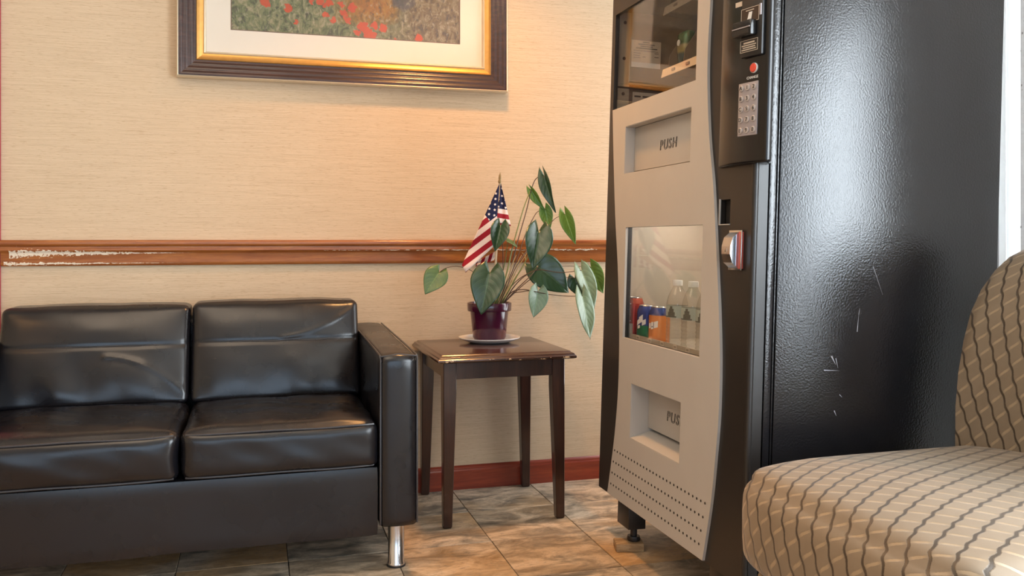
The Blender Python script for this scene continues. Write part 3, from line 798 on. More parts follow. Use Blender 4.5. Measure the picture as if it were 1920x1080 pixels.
stem([(965, 525, 3.24), (985, 490, 3.22), (1000, 455, 3.20), (1010, 435, 3.19)], .0026, 'stem', jitter=(.035, -.01))
stem([(962, 540, 3.25), (985, 517, 3.24), (1010, 506, 3.24), (1050, 511, 3.23), (1090, 507, 3.24)], .0024, 'stem_brown', jitter=(.04, -.01))
stem([(966, 545, 3.26), (992, 520, 3.27), (1005, 505, 3.29), (1010, 499, 3.30)], .0024, 'stem_brown', jitter=(.04, .01))
stem([(958, 549, 3.24), (980, 543, 3.23), (1000, 546, 3.22), (1030, 552, 3.22), (1060, 555, 3.21), (1092, 555, 3.20)], .0022, 'stem_brown', jitter=(.035, -.02))
stem([(960, 552, 3.24), (978, 547, 3.23), (995, 545, 3.23), (1009, 546, 3.23)], .0022, 'stem_brown', jitter=(.03, -.03))
stem([(965, 530, 3.30), (1010, 505, 3.32), (1060, 499, 3.33), (1108, 501, 3.33)], .0020, 'stem_brown', jitter=(.04, .02))
stem([(1000, 520, 3.30), (1040, 520, 3.30), (1078, 521, 3.30)], .0020, 'stem_brown', jitter=(.04, .02))
stem([(940, 545, 3.22), (930, 522, 3.20), (918, 511, 3.186)], .0026, 'stem', jitter=(0, -.02))
stem([(941, 540, 3.26), (943, 480, 3.23), (941, 440, 3.215), (938, 424, 3.21)], .0020, 'stem_brown', jitter=(.01, 0))
stem([(915, 545, 3.30), (890, 512, 3.29), (862, 500, 3.28), (838, 502, 3.27), (823, 511, 3.27)], .0018, 'stem_brown', jitter=(-.02, .01))
stem([(945, 500, 3.3), (950, 470, 3.3), (952, 452, 3.3)], .0022, 'stem', jitter=(.02, .02))
for pts in ([(955, 540, 3.29), (965, 505, 3.29), (978, 478, 3.29)], [(950, 545, 3.27), (966, 520, 3.27), (982, 500, 3.26), (985, 482, 3.26), (979, 474, 3.26)], [(948, 540, 3.26), (957, 505, 3.25), (968, 478, 3.25)], [(957, 530, 3.31), (972, 500, 3.31), (990, 470, 3.31), (1002, 432, 3.31)]):
    stem(pts, .0020, 'dry_stem', jitter=(.025, .0))

fl = thing('stick_flag', 'small American stick flag planted in the purple pot', 'flag', at(927, 548, 3.24))
p0, p1 = at(926, 560, 3.245), at(937, 344, 3.245)
MB().tube([p0, p0.lerp(p1, .5), p1], .0042, 10).build('pole', M['pole'], fl)
tipd = (p1 - p0).normalized()
fin = [(0, .0046), (.004, .0062), (.010, .0062), (.014, .0045), (.020, .0060), (.030, .0046), (.042, .0006)]
MB().tube([p1 + tipd * d for d, r in fin], [r for d, r in fin], 12).build('finial', M['gilt'], fl)
# cloth: drooping main panel to the left of the pole, a fold to the right of it and a tail behind
cv, cf, cuv = [], [], []
def patch(quad, depth, uvq, nu, nv, amp=.004, ph=0):
    b = len(cv)
    for i in range(nu + 1):
        for j in range(nv + 1):
            s, t = i / nu, j / nv
            def bl(a): return a[0] * (1 - s) * (1 - t) + a[1] * s * (1 - t) + a[2] * s * t + a[3] * (1 - s) * t
            px = bl([q[0] for q in quad]); py = bl([q[1] for q in quad]); y = bl(depth) + amp * math.sin(s * 9 + t * 4 + ph)
            cv.append(at(px, py, y)); cuv.append(uvq(px, py))
    for i in range(nu):
        for j in range(nv):
            a = b + i * (nv + 1) + j; cf.append((a, a + 1, a + nv + 2, a + nv + 1))
K = (918.3, 415.0); ux, uy = -.80, .60      # stripe direction towards the fly, stripe pitch 9.7 px
def uv_main(px, py):
    dx, dy = px - K[0], py - K[1]
    return ((dx * ux + dy * uy) / 9.7, (dx * uy * 1.0 + dy * (-ux)) / 9.7)
patch([(936.5, 344), (866, 497), (873, 511), (928, 460)], [3.236, 3.205, 3.205, 3.232], uv_main, 20, 14)
def uv_right(px, py):
    return ((px - 975) / 9.7, (py - (391 + .16 * (px - 935))) / 8.8)
patch([(937, 345), (939, 343), (958, 424), (931, 421)], [3.242, 3.245, 3.262, 3.240], uv_right, 14, 10, .003, 1)
def uv_tail(px, py): return (4 + (py - 460) / 9.7, (px - 896 + .3 * (py - 490)) / 6.0)
patch([(892, 500), (893, 491), (931, 470), (929, 487)], [3.262, 3.262, 3.25, 3.25], uv_tail, 8, 10, .003, 2)
me = bpy.data.meshes.new('cloth'); off = LOC[fl]; me.from_pydata([tuple(p - off) for p in cv], [], cf)
uv = me.uv_layers.new(name='UVMap')
for l in me.loops: uv.data[l.index].uv = cuv[l.vertex_index]
for f in me.polygons: f.use_smooth = True
co = link('cloth', me, M['flag'], fl); md = co.modifiers.new('thickness', 'SOLIDIFY'); md.thickness = .0007; md.offset = 0

# ------------------------------------------------------------------ framed picture
FX0, FX1, FZ0, FZ1 = -.278, .976, 1.596, 2.395
pic = thing('framed_picture', 'framed poppy meadow print in a brown and gold frame above the sofa', 'picture', ((FX0 + FX1) / 2, WY, FZ0))
def side_sweep(prof, side):
    def corner(w, k):
        x = FX0 + w if k in (0, 3) else FX1 - w; z = FZ0 + w if k in (0, 1) else FZ1 - w
        return x, z
    a, b = side, (side + 1) % 4; vs = []; n_ = len(prof)
    for k in (a, b):
        for (w, d) in prof:
            x, z = corner(w, k); vs.append((x, WY - d, z))
    fs = [(i, (i + 1) % n_, n_ + (i + 1) % n_, n_ + i) for i in range(n_)] + [tuple(range(n_)), tuple(reversed(range(n_, 2 * n_)))]
    return MB().add(vs, fs)
def arcp(w0, w1, d0, h, n=6):
    return [(w0 + (w1 - w0) * i / n, d0 + h * math.sin(PI * i / n)) for i in range(n + 1)]
def slope_arc(w0, w1, d0, d1, h, n=6):
    return [(w0 + (w1 - w0) * i / n, d0 + (d1 - d0) * i / n + h * math.sin(PI * i / n)) for i in range(n + 1)]
brown = [(.007, .002), (.007, .0445)] + slope_arc(.008, .024, .0445, .0390, .0020) + slope_arc(.0255, .043, .0385, .0325, .0022) + slope_arc(.0445, .060, .0320, .0265, .0020) + [(.062, .0265), (.067, .0265), (.067, .002)]
bead = [(0, .001), (0, .041)] + arcp(.0, .008, .041, .005, 6) + [(.008, .001)]
gold = [(.067, .002), (.067, .027)] + arcp(.067, .072, .027, .003, 4) + [(.078, .024), (.088, .021), (.092, .0205), (.092, .002)]
inner = [(.092, .002), (.092, .021)] + arcp(.092, .098, .021, .003, 4) + [(.101, .018), (.101, .002)]
for sd in range(4):
    fm = side_sweep(brown, sd).build('frame_moulding', M['frame_brown'], pic, ang=45)
    side_sweep(bead, sd).build('outer_bead', M['frame_bead'], fm, ang=45)
    g = side_sweep(gold, sd).build('gold_liner', M['frame_gold'], pic, ang=45)
    side_sweep(inner, sd).build('inner_bead', M['frame_bead'], g, ang=45)
AX_0, AX_1, AZ0, AZ1 = -.091, .786, 1.784, 2.225
fnw = lambda a, b, d: (a, WY - d, b)
me = plate_with_holes(rect(FX0 + .09, FX1 - .09, FZ0 + .09, FZ1 - .09), [rect(AX_0, AX_1, AZ0, AZ1)], fnw, .008, .0105)
for v in me.vertices: v.co -= LOC[pic]
mo = link('mat_board', me, M['mat_board'], pic)
ib = MB(); e = .0035
me = plate_with_holes(rect(AX_0 - .001, AX_1 + .001, AZ0 - .001, AZ1 + .001), [rect(AX_0 + e, AX_1 - e, AZ0 + e, AZ1 - e)], fnw, .006, .0085)
for v in me.vertices: v.co -= LOC[pic]
link('mat_bevel', me, plain('mat_bevel_brown', (0.15, 0.075, 0.045), 0.7), mo)
DABS = [(497, 3, 9), (541, 16, 7), (610, 12, 4), (617, 5, 6), (640, 8, 5), (660, 15, 8), (645, 25, 6), (652, 38, 7), (625, 37, 5), (680, 50, 9), (690, 62, 9), (702, 48, 7), (718, 53, 7), (700, 68, 6), (670, 62, 6), (785, 72, 7), (556, 42, 4), (740, 75, 3), (600, 3, 7), (611, 27, 5), (584, 4, 4), (575, -20, 8), (520, -30, 7), (690, -25, 6), (760, -40, 6)]
dl = []
for (px, py, r) in DABS:
    p = at(px, py, WY - .005); dl.append((p.x, p.z, r * .0021 * 1.05))
pr = MB().box(AX_0 - .002, AX_1 + .002, -.001, 0, AZ0 - .002, AZ1 + .002)
# the print keeps world-sized object coordinates so its brush marks have their real size
po = pr.build('print', m_print(dl), None); po.parent = pic; po.location = Vector((0, WY - .005, 0)) - LOC[pic]
MB().box(FX0 + .095, FX1 - .095, WY - .0175, WY - .0155, FZ0 + .095, FZ1 - .095).build('glass', M['pic_glass'], pic)

# ------------------------------------------------------------------ vending machine (local: x into the machine, y from its near side, z up)
TILT = math.radians(1.85)
MM = Matrix.Translation((1.14, 1.911, .158)) @ Matrix.Rotation(TILT, 4, 'Y')
vm = thing('vending_machine', 'tall black snack and drink vending machine with wavy grey front panel', 'vending machine', matrix=MM)
Wd, Dp, Ht = .94, .753, 1.68
fnf = lambda a, b, d: (d, a - 1.911, b)          # (world y, height, depth) -> local
yl = lambda y: y - 1.911
snack = rect(2.212, 2.822, 1.288, 1.62); push1 = rect(2.232, 2.692, 1.06, 1.2175); drink = rect(2.146, 2.664, .524, .884); push2 = rect(2.2445, 2.585, .2115, .386)
slot = rect(2.019, 2.0695, .884, .948)
dm = plate_with_holes(rect(1.913, 2.849, -.012, Ht), [snack, push1, drink, push2, slot], fnf, .003, .018)
door = link('door', dm, M['door_black'], vm)
gL = [(2.807, 1.288), (2.785, 1.115), (2.758, .933), (2.722, .753), (2.697, .577), (2.688, .438), (2.691, .314), (2.712, .169), (2.754, -.008)]
gR = [(2.140, 1.67), (2.141, 1.493), (2.147, 1.379), (2.144, 1.262), (2.125, 1.115), (2.096, .984), (2.068, .8), (2.045, .634), (2.034, .511), (2.034, .387), (2.045, .275), (2.063, .145), (2.098, -.008)]
def cr(P, k=5):
    return [(v.x, v.y) for v in smooth_pts([(a, b, 0) for a, b in P], k)]
outer = cr(gL) + list(reversed(cr(gR))) + [(2.212, 1.67), (2.212, 1.288)]
gp = link('front_panel', plate_with_holes(outer, [push1, drink, push2], fnf, -.005, .004), M['panel_grey'], vm)
gp['label'] = 'warm grey sheet panel with wavy side edges'
vh = MB()
for ri, h in enumerate((.146, .107, .0685, .030)):
    ya, yb = 2.701 + .008 * ri, 2.091 + .009 * ri
    for k in range(28):
        y = ya + (yb - ya) * k / 27
        vh.lathe([(.0036, 0), (.0036, .0012)], (0, 0, 0), 8, M=Matrix.Translation((-.0058, yl(y), h)) @ Matrix.Rotation(PI / 2, 4, 'Y'))
o = vh.build('vent_holes', M['ink'], gp); o['kind'] = 'stuff'
def recess(name, r, depth, flap_depth, sill):
    (y1, z0), (y0, _), (_, z1), _ = [(max(p[0] for p in r), min(p[1] for p in r)), (min(p[0] for p in r), 0), (0, max(p[1] for p in r)), 0]
    a0, a1 = yl(y0), yl(y1)
    m = MB(); t_ = .002
    m.box(-.004, depth, a1 - t_, a1 - .0003, z0 + .0003, z1 - .0003)      # far cheek
    m.box(-.004, depth, a0 + .0003, a0 + t_, z0 + .0003, z1 - .0003)      # near cheek
    m.box(-.004, depth, a0 + t_, a1 - t_, z1 - t_, z1 - .0003)
    m.prism([(-.004, z0 + .0003), (depth, z0 + .0003), (depth, z0 + sill), (-.004, z0 + .002)], lambda a, b, d: (a, d, b), a0 + t_, a1 - t_)
    m.box(depth, depth + t_, a0 - t_, a1 + t_, z0 - t_, z1 + t_)
    rc = m.build(name, M['panel_grey'], vm, smooth=False)
    g = .003
    fl_ = MB().box(flap_depth, flap_depth + .006, a0 + g, a1 - g, z0 + sill + g, z1 - g).build('push_flap', M['panel_grey'], vm, bevel=.0015)
    return rc, fl_
def text_obj(name, body, size, mat, parent, mtx, outline=0.0, shear=0.0, extrude=0.0004, spacing=1.0, align='CENTER'):
    cu = bpy.data.curves.new('text', 'FONT'); cu.body = body; cu.size = size; cu.align_x = align; cu.align_y = 'CENTER'; cu.shear = shear; cu.space_character = spacing
    if outline: cu.fill_mode = 'NONE'; cu.bevel_depth = outline; cu.bevel_resolution = 1
    else: cu.extrude = extrude
    cu.resolution_u = 4
    tmp = bpy.data.objects.new('text', cu); COL.objects.link(tmp)
    bpy.context.view_layer.update()
    me = bpy.data.meshes.new_from_object(tmp.evaluated_get(bpy.context.evaluated_depsgraph_get()))
    bpy.data.objects.remove(tmp)
    me.materials.clear(); me.transform(mtx)
    return link(name, me, mat, parent)
def front_m(y, z, d):       # lettering matrix on a face looking out of the machine front
    return Matrix(((0, 0, -1, d), (-1, 0, 0, yl(y)), (0, 1, 0, z), (0, 0, 0, 1)))
r1, f1 = recess('snack_chute', push1, .050, .028, .008)
r2, f2 = recess('drink_chute', push2, .090, .056, .030)
text_obj('push_lettering', 'PUSH', .043, M['ink'], f1, front_m(2.438, 1.135, .0275), outline=.0007, shear=.12, spacing=1.2)
text_obj('push_lettering', 'PUSH', .043, M['ink'], f2, front_m(2.392, .306, .0555), outline=.0007, shear=.12, spacing=1.2)
# windows
MB().box(.009, .012, yl(2.213), yl(2.821), 1.289, 1.619).build('snack_window', M['glass'], vm)
MB().box(.009, .012, yl(2.147), yl(2.663), .525, .883).build('drink_window', M['glass'], vm)
# coin return pocket
m = MB(); m.box(.020, .023, yl(2.016), yl(2.073), .881, .951)
m.build('coin_return', M['ink'], vm)
MB().box(-.0005, .004, yl(2.0685), yl(2.071), .882, .950).box(-.0005, .004, yl(2.018), yl(2.071), .8815, .884).build('coin_return_bezel', M['panel_grey'], vm)
# cabinet panels
cd = .050
MB().box(cd, .068, .003, .012, 0, Ht).build('side_strip', M['steel'], vm, bevel=.001)
MB().box(.0665, .0785, .008, .016, 0, Ht).build('side_seam', M['door_black'], vm)
MB().box(.0705, .0745, .002, .012, 0, Ht).build('seam_bead', M['steel'], vm, bevel=.001)
MB().box(.077, Dp, .0, .012, 0, Ht).build('side_panel', M['steel'], vm, bevel=.002)
MB().box(cd, Dp, Wd - .012, Wd, 0, Ht).build('far_side_panel', M['steel'], vm, bevel=.002)
MB().box(Dp - .012, Dp, .012, Wd - .012, 0, Ht).build('back_panel', M['steel'], vm)
MB().box(cd, Dp, .003, Wd, Ht - .012, Ht).build('top_panel', M['steel'], vm)
MB().box(.012, Dp, .003, Wd - .002, -.004, .010).build('bottom_panel', M['door_black'], vm)
for (a, b) in ((.002, .030), (Wd - .008, Wd - .002)): MB().box(.012, .045, a, b, -.012, Ht).build('door_return', M['door_black'], door)
# door edge: rounded dark side with a thin bright lip
MB().tube([(.010, .004, -.010), (.010, .004, 1.035)], .0085, 12).build('door_edge', M['door_black'], door)
# scuffs on the near side
scuff_m = plain('scuffed_metal', (0.42, 0.42, 0.45), 0.6)
def scuff(px, py, qx, qy, w):
    sc = MB()
    a, b = at(px, py, 1.911), at(qx, qy, 1.911); inv = MM.inverted(); a, b = inv @ a, inv @ b
    d = Vector((b.x - a.x, 0, b.z - a.z)).normalized(); nn = Vector((-d.z, 0, d.x)) * w
    y = -.0006
    sc.add([(a.x - nn.x, y, a.z - nn.z), (a.x + nn.x, y, a.z + nn.z), (b.x, y, b.z), (a.x - nn.x, .001, a.z - nn.z), (a.x + nn.x, .001, a.z + nn.z), (b.x, .001, b.z)], [(0, 1, 2), (3, 5, 4), (0, 3, 4, 1), (1, 4, 5, 2), (2, 5, 3, 0)])
    sc.build('scuff', scuff_m, vm, smooth=False)
for a in ((1559, 668, 1567, 684, .0018), (1545, 694, 1574, 695, .0010), (1607, 622, 1610, 590, .0009), (1610, 590, 1612, 578, .0006), (1637, 500, 1655, 553, .0005), (1564, 770, 1568, 780, .0012), (1574, 740, 1579, 745, .001), (1567, 672, 1571, 690, .001)): scuff(*a)
# T handle lock
hl = MB().box(-.006, .006, yl(1.950), yl(1.960), .770, .863).build('handle', plain('handle_red_side', (0.50, 0.10, 0.075), 0.4), vm, bevel=.001)
hp = [(0.770, .0), (.785, .018), (.806, .024), (.826, .024), (.848, .018), (.863, .0)]
MB().prism([(z, d) for z, d in hp], lambda a, b, d: (-.004 - b, d, a), yl(1.960), yl(2.003)).build('handle_body', M['chrome'], hl, smooth=False)
MB().box(-.005, -.003, yl(1.946), yl(2.008), .766, .867).build('handle_plate', M['alu'], hl, bevel=.0008)
lk = Matrix.Translation((-.0275, yl(1.984), .815)) @ Matrix.Rotation(PI / 2, 4, 'Y')
MB().lathe([(.0085, 0), (.0085, -.0), (.0085, .004), (.006, .004), (.006, .002), (.0001, .002)], (0, 0, -.001), 20, M=lk).build('lock', M['alu'], hl)
MB().box(-.0285, -.0275, yl(1.9855), yl(1.9825), .811, .819).build('keyhole', M['ink'], hl)
# control module with angled face
UA, UB = Vector((-.030, .060, 0)), Vector((-.004, -.062, 0))
eu = (UB - UA); FW = eu.length; eu.normalize(); ev = Vector((0, 0, 1)); en = eu.cross(ev)
FM = Matrix(((eu.x, ev.x, en.x, UA.x), (eu.y, ev.y, en.y, UA.y), (0, 1, 0, 0), (0, 0, 0, 1)))   # (u, v, n) -> local
cm = MB(); mp_ = [(.003, .160), (-.012, .150), (UA.x, UA.y), (UB.x + .000, UB.y), (.012, -.060), (.046, -.002), (.046, .160)]
cm.prism(mp_, lambda a, b, d: (a, b, d), 1.030, Ht)
ctl = cm.build('control_panel', M['module'], vm, bevel=.006, seg=3, ang=35)
def fbox(name, u0, u1, v0, v1, n0, n1, mat, parent, bevel=.0): return MB().box(u0, u1, v0, v1, n0, n1, M=FM).build(name, mat, parent, bevel=bevel)
ku0, ku1, kv0, kv1 = .22 * FW, .75 * FW, 1.098, 1.229
kp = fbox('keypad', ku0, ku1, kv0, kv1, -.001, .003, M['key_plate'], vm, .0015)
CH = ['A12', 'B34', 'C56', 'D78', 'E90']
for r in range(5):
    for c in range(3):
        u = ku0 + (ku1 - ku0) * (c + .5) / 3; v = kv1 - (kv1 - kv0) * (r + .5) / 5
        MB().lathe([(.0078, 0), (.0078, .002), (.0066, .0032), (.0001, .0034)], (0, 0, 0), 18, M=FM @ Matrix.Translation((u, v, .003))).build('key', M['key'], kp)
        text_obj('key_character', CH[r][c], .0135, M['ink'], kp, FM @ Matrix.Translation((u, v, .0066)))
rb = MB().lathe([(.0125, 0), (.0125, .003), (.0115, .004), (.0115, .002)], (0, 0, 0), 24, M=FM @ Matrix.Translation((.62 * FW, 1.262, 0)), closed=True).build('change_button', M['white_plastic'], vm)
MB().lathe([(.0112, 0), (.0112, .004), (.009, .006), (.0001, .0065)], (0, 0, 0), 24, M=FM @ Matrix.Translation((.62 * FW, 1.262, 0))).build('button_cap', M['red_button'], rb)
text_obj('change_lettering', 'CHANGE', .0095, M['white_plastic'], rb, FM @ Matrix.Translation((.58 * FW, 1.2395, .0008)))
ba = fbox('bill_acceptor', .30 * FW, .88 * FW, 1.290, 1.445, -.002, .010, M['black_plastic'], vm, .003)
fbox('bill_mouth', .22 * FW, .74 * FW, 1.339, 1.376, .008, .030, M['module'], ba, .003)
fbox('mouth_slot', .23 * FW, .69 * FW, 1.343, 1.354, .0300, .0306, M['ink'], ba)
fbox('mouth_ridge', .23 * FW, .72 * FW, 1.357, 1.3595, .0296, .0312, M['key_plate'], ba)
sg = fbox('bill_sign', .31 * FW, .80 * FW, 1.374, 1.410, .010, .0112, plain('brown_sign', (0.05, 0.028, 0.018), .4), ba)
def border(u0, u1, v0, v1, n, w, par):
    m_ = MB()
    for b in ((u0, u1, v0, v0 + w), (u0, u1, v1 - w, v1), (u0, u0 + w, v0, v1), (u1 - w, u1, v0, v1)): m_.box(*b, n, n + .0006, M=FM)
    m_.build('sign_border', M['paper'], par)
border(.31 * FW, .80 * FW, 1.374, 1.410, .0112, .0011, ba)
sm_ = MB(); sm_.add([(.47 * FW, 1.3755, .0113), (.58 * FW, 1.3755, .0113), (.62 * FW, 1.399, .0113), (.53 * FW, 1.399, .0113), (.47 * FW, 1.3755, .0118), (.58 * FW, 1.3755, .0118), (.62 * FW, 1.399, .0118), (.53 * FW, 1.399, .0118)], [(0, 1, 2, 3), (7, 6, 5, 4), (0, 4, 5, 1), (1, 5, 6, 2), (2, 6, 7, 3), (3, 7, 4, 0)], FM)
sm_.build('bill_symbol', M['white_plastic'], ba)
fbox('sign_line', .44 * FW, .66 * FW, 1.4025, 1.4045, .0112, .0117, M['paper'], ba)
fbox('instruction_sign', .31 * FW, .79 * FW, 1.302, 1.3315, .010, .0112, plain('dark_sign', (0.04, 0.033, 0.028), .4), ba)
border(.31 * FW, .79 * FW, 1.302, 1.3315, .0112, .0011, ba)
for k, (a, b) in enumerate(((.40, .70), (.35, .74), (.38, .72), (.35, .74))):
    fbox('sign_line', a * FW, b * FW, 1.3222 - .0052 * k, 1.3246 - .0052 * k + (.0015 if k == 0 else 0), .0112, .0117, M['paper'], ba)
fbox('acceptor_side_stud', .82 * FW, .86 * FW, 1.385, 1.412, .010, .013, M['key_plate'], ba)
fbox('top_sign', .05 * FW, .46 * FW, 1.424, 1.436, -.001, .0012, M['paper'], vm)
# compartments behind the two windows
def chamber(name, a0, a1, z0, z1, dp, mat):
    m_ = MB(); t_ = .006
    m_.box(.0185, dp, a1, a1 + t_, z0 - t_, z1 + t_); m_.box(.0185, dp, a0 - t_, a0, z0 - t_, z1 + t_)
    m_.box(.0185, dp, a0, a1, z1, z1 + t_); m_.box(.0185, dp, a0, a1, z0 - t_, z0); m_.box(dp, dp + t_, a0 - t_, a1 + t_, z0 - t_, z1 + t_)
    return m_.build(name, mat, vm, smooth=False)
chamber('snack_compartment', yl(2.135), yl(2.836), 1.230, 1.640, .60, M['interior_dark'])
chamber('drink_compartment', yl(2.10), yl(2.80), .505, .935, .36, M['interior_tan'])
tl = MB().tube([(.20, yl(2.16), .922), (.20, yl(2.74), .922)], .007, 10).build('added_fill_tube', M['added_tube_glow'], vm)  # unseen tube added above the window to brighten the drink compartment
#tl2 = MB().tube([(.062, yl(2.20), 1.628), (.062, yl(2.80), 1.628)], .006, 10).build('added_fill_tube', M['added_tube_glow'], vm)
IY = yl(2.836)
po_ = MB().box(.020, .063, IY - .008, IY, 1.232, 1.636).build('shelf_post', M['post_tan'], vm)
for h in (1.352, 1.475, 1.60):
    MB().lathe([(.006, 0), (.006, .001)], (0, 0, 0), 14, M=Matrix.Translation((.041, IY - .0083, h)) @ Matrix.Rotation(PI / 2, 4, 'X')).build('post_hole', M['ink'], po_)
cdp = MB().box(.070, .182, IY - .003, IY, 1.450, 1.545).build('notice_card', M['paper'], vm)
for k, (a, b, z, hh) in enumerate(((.112, .138, 1.539, .0035), (.095, .158, 1.532, .003), (.103, .150, 1.525, .003), (.086, .168, 1.518, .004), (.078, .172, 1.509, .0014), (.078, .105, 1.500, .0014), (.078, .102, 1.492, .0014), (.078, .104, 1.484, .0014), (.158, .174, 1.503, .002), (.158, .174, 1.490, .002), (.112, .124, 1.488, .002))):
    MB().box(a, b, IY - .0034, IY - .0028, z - hh / 2, z + hh / 2).build('card_line', M['ink'], cdp)
MB().box(.108, .150, IY - .0032, IY - .0026, 1.473, 1.505).build('card_block', plain('card_block_cream', (0.66, 0.58, 0.46), .8), cdp)
MB().box(.071, .181, IY - .0034, IY - .0028, 1.4505, 1.468).build('card_foot', M['white_plastic'], cdp)
cd2 = MB().box(.080, .185, IY - .003, IY, 1.270, 1.363).build('notice_card', M['paper'], vm)
for (a, b) in ((.086, .110), (.117, .150)): MB().box(a, b, IY - .0034, IY - .0028, 1.345, 1.351).build('card_line', M['ink'], cd2)
for (z, hh, mt) in ((1.390, .007, 'post_tan'), (1.374, .006, 'door_black')):
    MB().box(.0195, .40, IY - .010, IY - .001, z - hh / 2, z + hh / 2).build('side_ledge', M[mt], vm)
def tray(h, a0, a1):
    t_ = MB().box(.10, .50, a0, a1, h, h + .003).build('product_tray', M['divider'], vm)
    ps = MB(); ps.prism([(.094, h - .014), (.097, h - .014), (.103, h + .014), (.100, h + .014)], lambda a, b, d: (a, d, b), a0 - .0, a1 + .0)
    ps.build('price_strip', M['paper'], t_)
    for k in range(4):
        y = a0 + (a1 - a0) * (.12 + .22 * k)
        MB().box(.0935, .0965, y, y + .022, h - .004, h + .004, M=None).build('price_mark', M['card_print'], t_)
    for y in (a1 - .012, a1 - .118, a0 + .02):
        MB().prism([(.112, h), (.48, h), (.48, h + .14), (.17, h + .14), (.118, h + .06)], lambda a, b, d: (a, d, b), y - .0015, y + .0015).build('divider', M['divider'], t_)
    pts = [(.21 + .26 * k / 120, (a1 - .065) + .032 * math.cos(k * 2 * PI / 20), h + .038 + .032 * math.sin(k * 2 * PI / 20)) for k in range(121)]
    MB().tube(pts, .0016, 6).build('vend_coil', M['alu'], t_)
tray(1.392, yl(2.20), yl(2.642)); tray(1.598, yl(2.20), yl(2.64))
# feet
for (x, y) in ((.035, .73), (.035, .12), (.66, .73), (.66, .12)):
    lg = MB().box(x - .03, x + .03, y - .045, y + .045, -.085, 0).build('leg', M['door_black'], vm, bevel=.002)
    wz = (MM @ Vector((x + .005, y - .01, -.08)))
    bot = .026 if (x < .1 and y > .5) else .006
    ln = (wz.z - bot) / math.cos(TILT)
    MB().lathe([(.011, -ln - .08 + .012), (.011, -.07)], (x + .005, y - .01, 0), 12).build('foot_bolt', M['black_plastic'], lg)
    MB().lathe([(.020, -ln - .08 + .001), (.022, -ln - .08 + .006), (.020, -ln - .08 + .016)], (x + .005, y - .01, 0), 20).build('foot_pad', M['black_plastic'], lg)
# wooden shim under the front far foot
fw = MM @ Vector((.04, .72, -.1))
sh = MB().box(-.045, .045, -.032, .032, 0, .026, M=Matrix.Translation((fw.x - .018, fw.y, 0)) @ Matrix.Rotation(-.25, 4, 'Z'))
tag(sh.build('shim_block', M['shim'], bevel=.003), 'small pale wooden block under the vending machine front foot', 'block')

# goods in the machine
def goods(name, label, cat, l, group): return thing(name, label, cat, group=group, matrix=MM @ Matrix.Translation(l))
DZ = .508
def can(l, r, h, bands, label, marks):
    t = goods('soda_can', label, 'can', l, 'cans in the drink window')
    segs = [(0, M['alu'], [(.0001, .004), (r * .72, .004), (r * .80, .0), (r * .86, .003), (r * .99, .014)])]
    for z0, z1, mt in bands:
        bd_ = MB(); P = []
        zs = [z0 + (z1 - z0) * k / 6 for k in range(7)]
        for z in zs:
            top = h - .018
            rr = r if z <= top else r - (z - top) / .018 * (r * .20)
            P.append((rr if z > .016 else r * .99, z))
        bd_.lathe(P, (0, 0, 0), 40, closed=True).build('can_body', mt, t)
    MB().lathe(segs[0][2], (0, 0, 0), 40, closed=True).build('can_base', M['alu'], t)
    lid = MB().lathe([(r * .80, h - .001), (r * .82, h + .002), (r * .79, h + .003), (r * .75, h - .003), (.0001, h - .003)], (0, 0, 0), 40, closed=True).build('lid', M['alu'], t)
    MB().box(-.004, .014, -.006, .006, h - .0028, h - .0012).build('pull_tab', M['alu'], lid, bevel=.0006)
    for (a0, a1, z0, z1, mt, skew) in marks:           # marks printed on the curved wall; angle 180 deg = machine front
        m_ = MB(); n_ = 8; vs_ = []; rr = r + .0004
        for k in range(n_ + 1):
            a = math.radians(180 + a0 + (a1 - a0) * k / n_); s_ = skew * k / n_
            vs_ += [(rr * math.cos(a), rr * math.sin(a), z0 + s_), (rr * math.cos(a), rr * math.sin(a), z1 + s_)]
        m_.add(vs_, [(2 * k, 2 * k + 2, 2 * k + 3, 2 * k + 1) for k in range(n_)]).build('can_mark', mt, t)
    return t
wt = M['white_plastic']
can((.060, yl(2.726), DZ), .034, .142, [(.014, .142, M['red_can'])], 'tall red soda can, leftmost in the drink window',
    [(22, 62, .022, .058, M['paper'], 0), (20, 50, .066, .0675, wt, 0)] + [(18 + 6 * k, 20 + 6 * k, .082, .118, M['card_print'], 0) for k in range(6)] + [(22, 50, .122, .125, wt, 0)])
can((.060, yl(2.620), DZ), .033, .122, [(.014, .060, M['green_can']), (.060, .122, M['blue_can'])], 'blue and green soda can between the red and orange cans',
    [(-4, 18, .058, .074, wt, .008), (14, 40, .064, .086, wt, .010), (36, 58, .060, .076, wt, .006), (2, 22, .048, .058, wt, .004)])
can((.060, yl(2.529), DZ), .033, .124, [(.014, .100, M['orange_can']), (.100, .124, M['blue_can'])], 'orange soda can with a blue top beside the water bottles',
    [(-8, 10, .058, .074, wt, .002), (14, 30, .056, .078, wt, .002), (34, 56, .060, .080, wt, .004), (12, 14, .060, .076, M['blue_can'], .0), (30, 34, .060, .078, M['blue_can'], 0), (18, 26, .062, .066, M['blue_can'], .001)])
